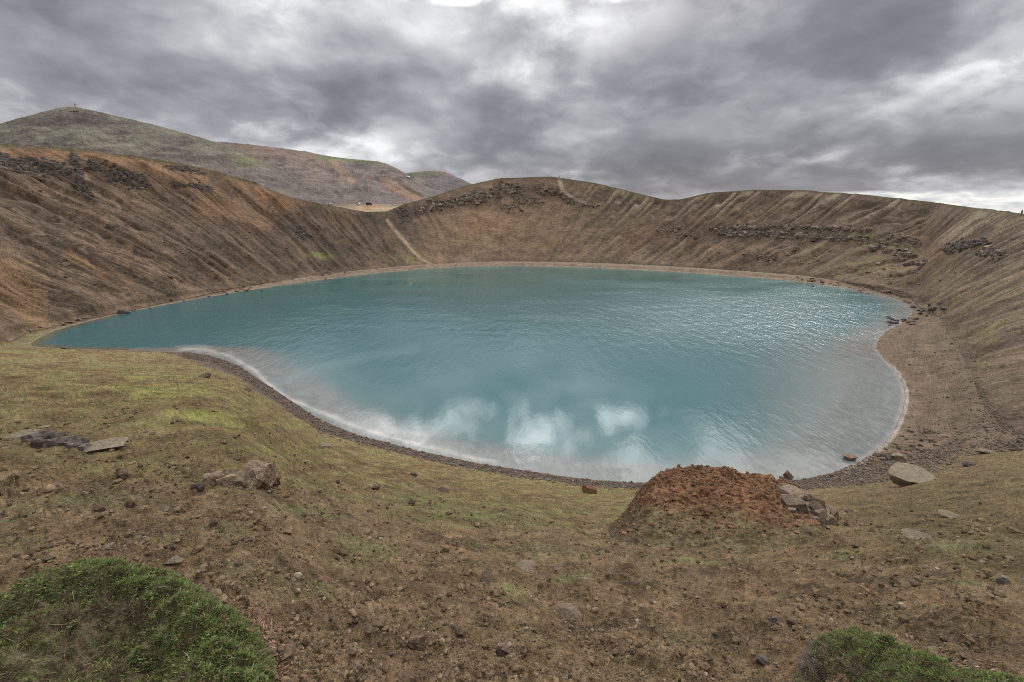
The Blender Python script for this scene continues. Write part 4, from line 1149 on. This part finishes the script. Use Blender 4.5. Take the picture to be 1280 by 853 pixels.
for G_, par_, n_, sd_0 in ((hg, hum, 2600, 401), (hg2, hum2, 1500, 402)):
    g_ = np.random.default_rng(sd_0)
    P_, N_, E_ = sample_patch(G_, 60000, sd_0, .02)
    k_ = (E_ < .34) & (g_.random(len(P_)) < .5 * sstep(-.2, .4, fbm(P_[:, 0] / .06, P_[:, 1] / .06, 3, 403)))
    P_, N_ = P_[k_][:n_ * 3], N_[k_][:n_ * 3]
    L0 = g_.uniform(.010, .032, len(P_))
    o = blades('fringe_grass', P_, N_, L0, L0 * g_.uniform(.08, .2, len(P_)), green_cols(len(P_), g_, .45), .8, .8, sd_0); o['kind'] = 'stuff'; o.parent = par_
    # taller dead straws standing in the turf
    P_, N_, E_ = sample_patch(G_, 420, sd_0 + 9, .2)
    L0 = g_.uniform(.03, .075, len(P_))
    o = blades('dead_straw', P_, N_, L0, np.full(len(P_), .0024), np.array((.36, .29, .18))[None, :] * g_.uniform(.6, 1.2, (len(P_), 1)), .7, .9, sd_0 + 9); o['kind'] = 'stuff'; o.parent = par_
# frayed dead roots on the face of the right clump
_g = np.random.default_rng(12)
P_, N_, E_ = sample_patch(hg2, 9000, 13)
_px, _py = project(P_[:, 0], P_[:, 1], P_[:, 2])
k = _g.random(len(P_)) < np.clip(blob(_px, _py, 1012, 830, 14, 28) + blob(_px, _py, 1075, 838, 30, 9), 0, 1)
P_, N_ = P_[k], N_[k]
cc = np.array((.23, .17, .15))[None, :] * _g.uniform(.5, 1.3, (len(P_), 1))
Lr = _g.uniform(.03, .07, len(P_))
o = blades('dead_roots', P_, N_, Lr, np.full(len(P_), .0022), cc, .9, 1.2, 14); o['kind'] = 'stuff'; o.parent = hum2


# ------------------------------------------------------------------ gravel, clods and sparse grass (nobody could count them)
def scatter_polar(n, r0, r1, a0, a1, seed, pw=1.0):
    g = np.random.default_rng(seed)
    u = g.random(n); r = 1 / (1 / r0 + (1 / r1 - 1 / r0) * u ** pw)
    a = np.arctan(g.uniform(math.tan(a0), math.tan(a1), n))
    return np.sin(a) * r, np.cos(a) * r, r, g


def gravel(name, x, y, size, mat, seed, sub=1, sink=.25, tone=None, zoff=None, col=None):
    g = np.random.default_rng(seed); n = len(x)
    z = terrain(x, y) if zoff is None else zoff
    shapes = [chip(sub, g, 7, .05, .5, .9) for _ in range(10)]
    pick = g.integers(0, 10, n)
    nv, nf = len(shapes[0][0]), len(shapes[0][1])
    S = np.stack([s[0] for s in shapes])[pick]
    sc = size[:, None] * .5 * np.stack([g.uniform(.7, 1.3, n), g.uniform(.7, 1.3, n), g.uniform(.5, .95, n)], 1)
    S = S * sc[:, None, :]
    a = g.uniform(0, 6.28, n); c, s = np.cos(a)[:, None], np.sin(a)[:, None]
    X_ = S[:, :, 0] * c - S[:, :, 1] * s + x[:, None]; Y_ = S[:, :, 0] * s + S[:, :, 1] * c + y[:, None]
    Z_ = S[:, :, 2] + (z + size * .5 * (.55 - sink))[:, None]
    V = np.stack([X_, Y_, Z_], 2).reshape(-1, 3)
    Fc = (shapes[0][1][None] + (np.arange(n) * nv)[:, None, None]).reshape(-1, 3)
    tn = g.beta(1.3, 2.0, n) if tone is None else tone
    o = link_mesh(name, V, Fc, mat, False, tone=np.repeat(tn, nv))
    o['kind'] = 'stuff'
    return o


# clods of soil
x, y, r, g = scatter_polar(95000, .95, 13, -.88, .88, 201, 1.1)
dn = fbm(x / .5, y / .5, 3, 202); k = g.random(len(x)) < sstep(-.5, .45, dn); x, y, r = x[k], y[k], r[k]
M_CLOD = rock_material('soil_clod', (.055, .038, .023), (.25, .175, .105), 14.0, .5, .004)
gravel('soil_clods', x, y, np.random.default_rng(1).gamma(1.35, .0098, len(x)).clip(.005, .085) * (.6 + .22 * r), M_CLOD, 203, 1, .3)
# pebbles
x, y, r, g = scatter_polar(22000, 1.0, 18, -.88, .88, 204, 1.2)
dn = fbm(x / .7, y / .7, 3, 205); k = g.random(len(x)) < sstep(-.4, .5, dn); x, y, r = x[k], y[k], r[k]
M_GRAV = rock_material('grey_pebble', (.10, .077, .058), (.34, .27, .20), 10.0, .4, .004)
gravel('gravel', x, y, np.random.default_rng(2).gamma(1.3, .0062, len(x)).clip(.005, .08) * (.7 + .22 * r), M_GRAV, 206, 1, .2)
P_, N_, E_ = sample_patch(mg, 2200, 221, .12)
gravel('mound_clods', P_[:, 0], P_[:, 1], np.random.default_rng(4).gamma(1.5, .026, len(P_)).clip(.015, .22), rock_material('rust_clod', (.07, .038, .022), (.26, .14, .078), 9.0, .5, .01), 222, 1, .3, zoff=P_[:, 2])
# pebble belt on the near shore and on the right shore
g = np.random.default_rng(207)
n = 90000
az_r = np.arctan(g.uniform(math.tan(-.62), math.tan(.80), n)); k1 = np.interp(az_r, AZT, T1r)
rr_ = k1 + g.uniform(-10, 6, n); x, y = np.sin(az_r) * rr_, np.cos(az_r) * rr_
sd_ = shore_dist(x, y); zz = terrain(x, y); ppx, ppy = project(x, y, zz)
bw = np.interp(ppx, [180, 240, 300, 360, 450, 600, 800, 950, 1050, 1150], [.8, 6.3, 6.8, 4.6, 3.0, 2.5, 2.5, 3, 5, 6])
k = (sd_ > .1) & (sd_ < bw * (1 + .25 * g.normal(size=n))) & (ppx > 190)
k &= g.random(n) < .55
x, y, zz = x[k], y[k], zz[k]
gravel('shore_pebbles', x, y, np.random.default_rng(3).gamma(2.2, .055, len(x)).clip(.06, .5), M_PEB, 208, 1, .25, zoff=zz)


n = 24000
az_r = g.uniform(.60, .86, n); k1 = np.interp(az_r, AZT, T1r); k3 = np.interp(az_r, AZT, T3r)
rr_ = k1 + (k3 - k1) * g.uniform(0, 1.3, n); x, y = np.sin(az_r) * rr_, np.cos(az_r) * rr_
sd_ = shore_dist(x, y); dn = fbm(x / 5, y / 5, 4, 231)
k = (sd_ > .6) & (dn + .12 * sd_ / 4 > .0 + .3 * g.normal(size=n)) & (g.random(n) < .6)
x, y = x[k], y[k]
gravel('beach_gravel', x, y, np.random.default_rng(6).gamma(1.6, .055, len(x)).clip(.05, .6), M_PEB, 232, 1, .25)


def tufts(name, n, r0, r1, seed, thr, per, lr, wd, dry, pw=1.0, a=.88, scale=.8, extra=None):
    x, y, r, g = scatter_polar(n, r0, r1, -a, a, seed, pw)
    z = terrain(x, y); px, py = project(x, y, z)
    d = fbm(x / scale, y / scale, 4, seed + 1) + (extra(px, py) if extra else 0)
    k = (d > thr + .25 * g.normal(size=len(x))) & ~((px > 752) & (px < 1056) & (py > 580) & (py < 652) & (r > 4))
    x, y, z, r = x[k], y[k], z[k], r[k]
    m = len(x)
    B = np.repeat(np.stack([x, y, z], 1), per, 0) + g.normal(size=(m * per, 3)) * np.array([1, 1, 0]) * np.repeat(.007 * (1 + .35 * r), per)[:, None]
    B[:, 2] = terrain(B[:, 0], B[:, 1]) - .003
    Lr = g.uniform(*lr, m * per) * np.repeat(.8 + .10 * r, per)
    c = green_cols(m * per, g, dry) * np.array((1.15, 1.0, 1.1))
    o = blades(name, B, np.tile(np.array([0, 0, 1.0]), (m * per, 1)), Lr, np.maximum(Lr * wd, .0012 * np.repeat(r, per) * .6), c, .6, .8, seed)
    o['kind'] = 'stuff'
    return o


def green_bias(px, py):
    b = np.zeros_like(px) - .25
    for bx_, by_, sx_, sy_, k in ((110, 625, 80, 10, .7), (370, 637, 40, 8, .7), (620, 645, 70, 12, .6), (530, 620, 50, 20, .6), (1190, 682, 70, 10, .8), (850, 645, 100, 10, .5),
                                  (25, 680, 40, 16, .6), (690, 690, 80, 8, .5), (1150, 720, 140, 30, .45), (700, 630, 140, 14, .45), (200, 665, 120, 14, .3)):
        b = b + k * blob(px, py, bx_, by_, sx_, sy_)
    return b - .35 * sstep(740, 800, py)


tufts('sparse_grass', 12000, 1.6, 9, 301, .22, 7, (.014, .034), .07, .35, 1.0, extra=green_bias)
tufts('slope_grass', 15000, 7, 45, 311, .10, 4, (.018, .038), .10, .7, .8, scale=4)
# dry straws lying on the soil
x, y, r, g = scatter_polar(420, 1.1, 6, -.85, .85, 321, 1.2)
B = np.stack([x, y, terrain(x, y) + .012], 1)
L_ = g.uniform(.03, .12, len(x))
o = blades('dry_straw', B, np.tile(np.array([0, 0, .35]), (len(x), 1)), L_, np.full(len(x), .0022), np.array((.40, .33, .22))[None, :] * g.uniform(.6, 1.2, (len(x), 1)), 1.2, 1.0, 322)
o['kind'] = 'stuff'


# ------------------------------------------------------------------ people, vehicles, posts
M_SKIN = plain_material('skin', (.45, .28, .2), .6); M_HAIR = plain_material('hair', (.05, .035, .025), .7)
M_NAVY = plain_material('dark_cloth', (.03, .032, .045), .9); M_GREY = plain_material('grey_cloth', (.08, .08, .09), .9)
M_BLACK = plain_material('black_cloth', (.02, .02, .022), .9); M_REDC = plain_material('red_cloth', (.25, .04, .03), .9)


def skin_body(name, joints, bones, mat, parent, sub=2):
    me = bpy.data.meshes.new(name); me.from_pydata([j[0] for j in joints], bones, []); me.materials.append(mat)
    o = bpy.data.objects.new(name, me); COL.objects.link(o)
    md = o.modifiers.new('skin', 'SKIN'); md.use_smooth_shade = True
    for i, j in enumerate(joints):
        me.skin_vertices[0].data[i].radius = (j[1], j[2] if len(j) > 2 else j[1])
    me.skin_vertices[0].data[0].use_root = True
    s = o.modifiers.new('sub', 'SUBSURF'); s.levels = sub; s.render_levels = sub
    o.parent = parent
    return o


def person(px, py, rmin, jacket, trousers, label, rz, stride=.10):
    p = hit(px, py, rmin)
    root = empty('person', p, rz); tag(root, label, 'person')
    s = stride
    body = [((0, 0, .95), .15, .11), ((0, 0, 1.2), .15, .10), ((0, 0, 1.42), .16, .10), ((0, 0, 1.53), .055), ((0, .01, 1.62), .085), ((0, .01, 1.72), .075),
            ((.1, 0, .9), .085), ((.11, s, .5), .06), ((.11, -s * .4, .08), .045), ((.11, s * .3 + .1, .04), .04),
            ((-.1, 0, .9), .085), ((-.11, -s * .3, .5), .06), ((-.11, -s, .08), .045), ((-.11, -s + .14, .04), .04),
            ((.2, 0, 1.41), .055), ((.26, -.04, 1.15), .042), ((.26, .08, .92), .033), ((.26, .12, .84), .03),
            ((-.2, 0, 1.41), .055), ((-.26, .04, 1.15), .042), ((-.25, .14, .94), .033), ((-.25, .18, .87), .03)]
    bones = [(0, 1), (1, 2), (2, 3), (3, 4), (4, 5), (0, 6), (6, 7), (7, 8), (8, 9), (0, 10), (10, 11), (11, 12), (12, 13), (2, 14), (14, 15), (15, 16), (16, 17), (2, 18), (18, 19), (19, 20), (20, 21)]
    skin_body('body', body, bones, M_SKIN, root)
    j = [((0, 0, .98), .18, .135), ((0, 0, 1.2), .18, .13), ((0, 0, 1.42), .185, .125), ((.21, 0, 1.41), .075), ((.27, -.04, 1.15), .06), ((.27, .07, .95), .05),
         ((-.21, 0, 1.41), .075), ((-.27, .04, 1.15), .06), ((-.26, .13, .97), .05)]
    skin_body('jacket', j, [(0, 1), (1, 2), (2, 3), (3, 4), (4, 5), (2, 6), (6, 7), (7, 8)], jacket, root)
    tr = [((0, 0, .96), .17, .125), ((.1, 0, .88), .105), ((.11, s, .5), .08), ((.11, -s * .4, .12), .065), ((-.1, 0, .88), .105), ((-.11, -s * .3, .5), .08), ((-.11, -s, .12), .065)]
    skin_body('trousers', tr, [(0, 1), (1, 2), (2, 3), (0, 4), (4, 5), (5, 6)], trousers, root)
    v, f = ICO[3]; hv = v * np.array([.098, .108, .10]) + np.array([0, -.012, 1.70]); hv[:, 2] = np.maximum(hv[:, 2], 1.64)
    link_mesh('hair', hv, f, M_HAIR, True, parent=root)
    return root


person(684.5, 222.6, 120, M_NAVY, M_BLACK, 'left one of two tiny hikers in dark clothes on the far rim', R(60))
person(699, 222.6, 120, M_GREY, M_BLACK, 'right one of two tiny hikers, where the pale track meets the far rim', R(-50))
person(1276.5, 269.5, 60, M_BLACK, M_NAVY, 'lone walker in dark clothes on the right rim at the frame edge', R(90))

M_WHITE = plain_material('white_paint', (.75, .75, .74), .35, 0, .06); M_DKP = plain_material('dark_paint', (.02, .02, .024), .35, 0, .1)
M_GLASS = plain_material('window_glass', (.02, .025, .03), .1, 0, .1); M_TYRE = plain_material('tyre_rubber', (.015, .015, .015), .9); M_WOOD = plain_material('weathered_wood', (.07, .055, .045), .9)
M_STEEL = plain_material('dull_steel', (.10, .10, .105), .6, .6)


def prism(name, prof, w, mat, parent, bev=.04):
    """side profile (x, z) extruded to width w and bevelled"""
    bm = bmesh.new()
    a = [bm.verts.new((x_, -w / 2, z_)) for x_, z_ in prof]; b_ = [bm.verts.new((x_, w / 2, z_)) for x_, z_ in prof]
    bm.faces.new(a[::-1]); bm.faces.new(b_)
    n_ = len(prof)
    for i in range(n_): bm.faces.new([a[i], a[(i + 1) % n_], b_[(i + 1) % n_], b_[i]])
    bmesh.ops.recalc_face_normals(bm, faces=bm.faces)
    bmesh.ops.bevel(bm, geom=list(bm.edges), offset=bev, segments=2, affect='EDGES')
    me = bpy.data.meshes.new(name); bm.to_mesh(me); bm.free(); me.materials.append(mat)
    o = bpy.data.objects.new(name, me); COL.objects.link(o)
    if parent is not None: o.parent = parent
    return o


def wheel(parent, x_, y_):
    def disc(name, r_, w_, mat, par):
        bm = bmesh.new(); bmesh.ops.create_cone(bm, cap_ends=True, segments=20, radius1=r_, radius2=r_, depth=w_)
        for v_ in bm.verts: v_.co = (v_.co.x, v_.co.z, v_.co.y)
        bmesh.ops.recalc_face_normals(bm, faces=bm.faces)
        me = bpy.data.meshes.new(name); bm.to_mesh(me); bm.free(); me.materials.append(mat)
        o_ = bpy.data.objects.new(name, me); COL.objects.link(o_); o_.parent = par; return o_
    t_ = disc('wheel', .34, .22, M_TYRE, parent); t_.location = (x_, y_, .34)
    disc('rim', .2, .24, M_STEEL, t_)


def vehicle(name, px, py, prof, glass, w, paint_m, label, cat, rz):
    p = hit(px, py, 300, )
    root = empty(name, p, rz); tag(root, label, cat)
    prism('body', prof, w, paint_m, root, .05)
    for i, gp in enumerate(glass): prism('window', gp, w + .03, M_GLASS, root, .01)
    xs = [q[0] for q in prof]
    for sx_ in (min(xs) + .85, max(xs) - .85):
        for sy_ in (-w / 2 + .1, w / 2 - .1): wheel(root, sx_, sy_)
    return root


CARP = [(-2.1, .35), (2.1, .35), (2.15, .8), (1.15, .95), (.55, 1.5), (-1.3, 1.52), (-2.05, .98), (-2.15, .7)]
CARG = [[(.95, .98), (.5, 1.42), (-.1, 1.42), (-.1, .98)], [(-.2, .98), (-.2, 1.42), (-1.2, 1.42), (-1.75, 1.0)]]
VANP = [(-2.6, .4), (2.5, .4), (2.6, .95), (2.15, 1.2), (1.7, 2.2), (-2.6, 2.25)]
VANG = [[(2.0, 1.25), (1.62, 2.05), (.9, 2.05), (.9, 1.25)], [(.7, 1.3), (.7, 2.0), (-.6, 2.0), (-.6, 1.3)]]
vehicle('parked_car', 412, 250.6, CARP, CARG, 1.75, M_WHITE, 'tiny white car parked beyond the notch in the rim, left of the others', 'car', R(8))
vehicle('parked_car', 448, 251.2, CARP, CARG, 1.75, M_WHITE, 'tiny white car parked beyond the notch, next to the dark van', 'car', R(-12))
vehicle('parked_van', 461, 250.8, VANP, VANG, 1.95, M_DKP, 'tiny dark van parked beyond the notch in the rim', 'van', R(5))


def post(name, p, h, r_, mat, label, cat, group=None):
    bm = bmesh.new(); bmesh.ops.create_cone(bm, cap_ends=True, segments=10, radius1=r_, radius2=r_ * .8, depth=h)
    for v_ in bm.verts: v_.co.z += h / 2 - .3
    me = bpy.data.meshes.new(name); bm.to_mesh(me); bm.free(); me.materials.append(mat)
    o_ = bpy.data.objects.new(name, me); COL.objects.link(o_); o_.location = p
    tag(o_, label, cat, group); return o_


p = hit(63, 190, 60)
post('marker_post', p, 2.6, .09, M_WOOD, 'thin dark wooden marker post standing on the orange left rim', 'post')
_a, _t = azel(94.5, 136); HC = (math.sin(_a) * 795, math.cos(_a) * 795, H + float(_t) * 795)
ms = empty('summit_mast', HC); tag(ms, 'thin dark mast on top of the green summit', 'mast')
pl_ = post('pole', (0, 0, 0), 6.0, .28, M_STEEL, '', ''); 
for kk in ('label', 'category'): del pl_[kk]
pl_.parent = ms
bx_o = prism('equipment_box', [(-.5, 3.4), (.5, 3.4), (.5, 4.6), (-.5, 4.6)], .7, M_DKP, ms, .05)
_g = np.random.default_rng(91); bl = []
for i in range(40):
    X_ = 86 + _g.uniform(0, 1) * 34; Y_ = 137 + (X_ - 86) * .22 + abs(_g.normal()) * 2.2
    a_, t_ = azel(X_, Y_); bl.append((math.sin(a_) * 785, math.cos(a_) * 785, H + float(t_) * 785, _g.uniform(1.2, 3.4)))
cluster('summit_rocks', bl, M_LAVA, 'pale jumbled rocks on the green summit beside the mast', CR, seed=41)
# a last snow patch in the saddle
_a, _t = azel(510, 222)
v, f = chip(3, np.random.default_rng(5), 6, .03); v = v * np.array([5.5, 6, 2.6])
o = link_mesh('snow_patch', v, f, plain_material('old_snow', (.8, .8, .82), .8, 0, .05), True); o.location = (math.sin(_a) * 1000, math.cos(_a) * 1000, H + float(_t) * 1000)
tag(o, 'small white snow patch in the saddle between the far hills', 'snow patch')

#@@SKY
# ------------------------------------------------------------------ sky, sun, camera
world = bpy.data.worlds.new('World'); SC.world = world; world.use_nodes = True
nt = world.node_tree; nt.nodes.clear(); t = NT(nt)
SUN_AZ, SUN_EL = R(23), R(39)
sky = t.n('ShaderNodeTexSky', sky_type='NISHITA'); sky.sun_disc = False
sky.sun_elevation = SUN_EL; sky.sun_rotation = SUN_AZ
bg1 = t.n('ShaderNodeBackground'); t.l(sky.outputs[0], bg1.inputs[0]); bg1.inputs[1].default_value = .1
D = t.n('ShaderNodeTexCoord').outputs['Generated']
sx = t.n('ShaderNodeSeparateXYZ'); t.l(D, sx.inputs[0])
X, Y, Z = sx.outputs
zp = t.math('ADD', t.math('MAXIMUM', Z, 0.0), .34)
cb = t.n('ShaderNodeCombineXYZ'); t.l(t.math('DIVIDE', X, zp), cb.inputs[0]); t.l(t.math('DIVIDE', Y, zp), cb.inputs[1])
PV = cb.outputs[0]
nA = t.noise(PV, 1.25, 4, .5, .1); nB = t.noise(PV, 2.9, 7, .52, .15); nC = t.noise(PV, 8.0, 6, .6, .4)
az_ = t.math('ARCTAN2', X, Y)
nw1 = t.math('SUBTRACT', nB, .5); nw2 = t.math('SUBTRACT', nA, .5)
azw = t.math('ADD', az_, t.math('MULTIPLY', nw1, .35)); elw = t.math('ADD', Z, t.math('MULTIPLY', nw2, .14))


def sblob(px_, py_, sa, se, k):
    a_, te_ = azel(px_, py_); e_ = math.sin(math.atan(float(te_)))
    u = t.math('DIVIDE', t.math('SUBTRACT', azw, float(a_)), sa); v_ = t.math('DIVIDE', t.math('SUBTRACT', elw, e_), se)
    d2 = t.math('ADD', t.math('MULTIPLY', u, u), t.math('MULTIPLY', v_, v_))
    return t.math('MULTIPLY', t.math('EXPONENT', t.math('MULTIPLY', d2, -1.0)), k)


acc = t.math('ADD', t.math('MULTIPLY', nw2, 1.0), t.math('ADD', t.math('MULTIPLY', nw1, 1.35), t.math('MULTIPLY', t.math('SUBTRACT', nC, .5), .34)))
for p in ((750, 10, .13, .075, .42), (520, 20, .25, .07, .30), (285, 45, .17, .055, .34), (1050, 15, .12, .06, .2), (30, 130, .18, .05, .2), (700, 110, .14, .05, .10),
          (470, 182, .10, .035, .50), (1010, 188, .07, .016, .36), (1270, 45, .08, .05, .25), (560, 160, .06, .05, .12),
          (850, 120, .20, .06, -.10), (130, 100, .14, .05, -.12), (640, 195, .20, .04, -.12), (930, 212, .28, .035, -.34), (1200, 150, .18, .06, -.14), (1130, 70, .2, .05, .10), (1000, 90, .2, .05, -.06), (60, 60, .25, .06, .10)):
    acc = t.math('ADD', acc, sblob(*p))
vor = t.n('ShaderNodeTexVoronoi', feature='SMOOTH_F1'); vor.inputs['Scale'].default_value = 2.3; vor.inputs['Smoothness'].default_value = .6
wv = t.n('ShaderNodeVectorMath', operation='ADD'); t.l(PV, wv.inputs[0])
wc = t.n('ShaderNodeCombineXYZ'); t.l(t.math('MULTIPLY', nw1, 1.1), wc.inputs[0]); t.l(t.math('MULTIPLY', t.math('SUBTRACT', nC, .5), .8), wc.inputs[1]); t.l(wc.outputs[0], wv.inputs[1])
t.l(wv.outputs[0], vor.inputs['Vector'])
acc = t.math('ADD', acc, t.math('MULTIPLY', t.math('SUBTRACT', .42, vor.outputs['Distance']), .42))
base = t.math('ADD', acc, .555)
ramp = t.n('ShaderNodeValToRGB'); t.l(base, ramp.inputs[0])
e = ramp.color_ramp.elements
e[0].position = .0; e[0].color = (.150, .147, .173, 1); e[1].position = 1.0; e[1].color = (.94, .94, .95, 1)
for pos, cc in ((.3, (.225, .221, .25)), (.52, (.345, .341, .374)), (.78, (.60, .60, .625))):
    k = e.new(pos); k.color = (*cc, 1)
cloud = ramp.outputs[0]
# broken cloud overhead, unseen above the frame, brightened to light the land
ov = t.maprange(Z, .36, .52, 0.0, 1.0)
brk = t.maprange(t.noise(PV, 2.0, 4, .5, .3), .42, .66, .60, 2.8)


def refl(px_, py_, sa, se, k):
    """a bright gap in the cloud above the frame, the one the lake mirrors at this point"""
    a_, te_ = azel(px_, py_); e_ = -math.sin(math.atan(float(te_)))
    u = t.math('DIVIDE', t.math('SUBTRACT', t.math('ADD', az_, t.math('MULTIPLY', nw1, .16)), float(a_)), sa)
    v_ = t.math('DIVIDE', t.math('SUBTRACT', t.math('ADD', Z, t.math('MULTIPLY', nw2, .10)), e_), se)
    d2 = t.math('ADD', t.math('MULTIPLY', u, u), t.math('MULTIPLY', v_, v_))
    return t.math('MULTIPLY', t.math('EXPONENT', t.math('MULTIPLY', d2, -1.0)), k)


ng = t.noise(D, 10.0, 4, .5, .25)
ua = t.math('DIVIDE', t.math('SUBTRACT', az_, .05), .44); ue = t.math('DIVIDE', t.math('SUBTRACT', Z, .40), .085)
env_ = t.math('EXPONENT', t.math('MULTIPLY', t.math('ADD', t.math('MULTIPLY', ua, ua), t.math('MULTIPLY', ue, ue)), -1.0))
gaps = t.math('MULTIPLY', t.math('MULTIPLY', t.maprange(ng, .44, .68, 0.0, 6.5), env_), t.maprange(Z, .352, .378, 0.0, 1.0))
ovc = t.n('ShaderNodeCombineColor')
for i, k in enumerate((1.0, 1.0, 1.02)): t.l(t.math('MULTIPLY', brk, k), ovc.inputs[i])
cloud = t.mixc(ov, cloud, ovc.outputs[0])
gc = t.n('ShaderNodeCombineColor'); gm = t.math('MULTIPLY', gaps, 1.0)
for i in range(3): t.l(gm, gc.inputs[i])
cloud = t.mixc(1.0, cloud, gc.outputs[0], 'ADD')
uf = t.math('DIVIDE', t.math('SUBTRACT', az_, .28), .62)
fb = t.math('MULTIPLY', t.math('MULTIPLY', t.math('EXPONENT', t.math('MULTIPLY', t.math('MULTIPLY', uf, uf), -1.0)), t.maprange(Z, .37, .50, 0.0, 1.0)), t.maprange(Z, .62, .85, 1.5, 0.2))  # unseen bright sky ahead, above the frame, added for sheen on the lake
fc = t.n('ShaderNodeCombineColor')
for i in range(3): t.l(fb, fc.inputs[i])
cloud = t.mixc(1.0, cloud, fc.outputs[0], 'ADD')
# pale clear strip low on the right
strip = t.math('MULTIPLY', t.maprange(t.math('ADD', Z, t.math('MULTIPLY', nw1, .02)), .047, .041, 0.0, 1.0), t.maprange(az_, .51, .60, 0.0, 1.0))
strc = t.mixc(t.maprange(nC, .40, .62, 0.0, 1.0), (.56, .58, .62, 1), (.98, .98, .93, 1))
cloud = t.mixc(strip, cloud, strc)
bg2 = t.n('ShaderNodeBackground'); t.l(cloud, bg2.inputs[0]); bg2.inputs[1].default_value = .90
mx = t.n('ShaderNodeMixShader'); mx.inputs[0].default_value = .96
t.l(bg1.outputs[0], mx.inputs[1]); t.l(bg2.outputs[0], mx.inputs[2])
wo = t.n('ShaderNodeOutputWorld'); t.l(mx.outputs[0], wo.inputs[0])

sl = bpy.data.lights.new('sun', 'SUN'); sl.energy = 1.5; sl.angle = R(11); sl.color = (1.0, .96, .9)
so = bpy.data.objects.new('sun', sl); COL.objects.link(so)
so.rotation_euler = (R(90) - SUN_EL, 0, math.pi - SUN_AZ)
so.location = (0, 0, 200)

cam = bpy.data.cameras.new('camera'); cam.sensor_width = 36; cam.lens = 36 * F / 1280; cam.clip_end = 20000; cam.clip_start = .05
co = bpy.data.objects.new('camera', cam); COL.objects.link(co)
co.location = (0, 0, H); co.rotation_euler = (R(90) - PITCH, 0, 0)
SC.camera = co
SC.view_settings.view_transform = 'Standard'; SC.view_settings.look = 'None'; SC.view_settings.gamma = 1; SC.view_settings.exposure = 0.20
SC.view_settings.use_curve_mapping = False
SC.cycles.max_bounces = 5; SC.cycles.diffuse_bounces = 2; SC.cycles.glossy_bounces = 3; SC.cycles.use_denoising = False
SC.cycles.pixel_filter_type = 'BLACKMAN_HARRIS'; SC.cycles.filter_width = 1.0
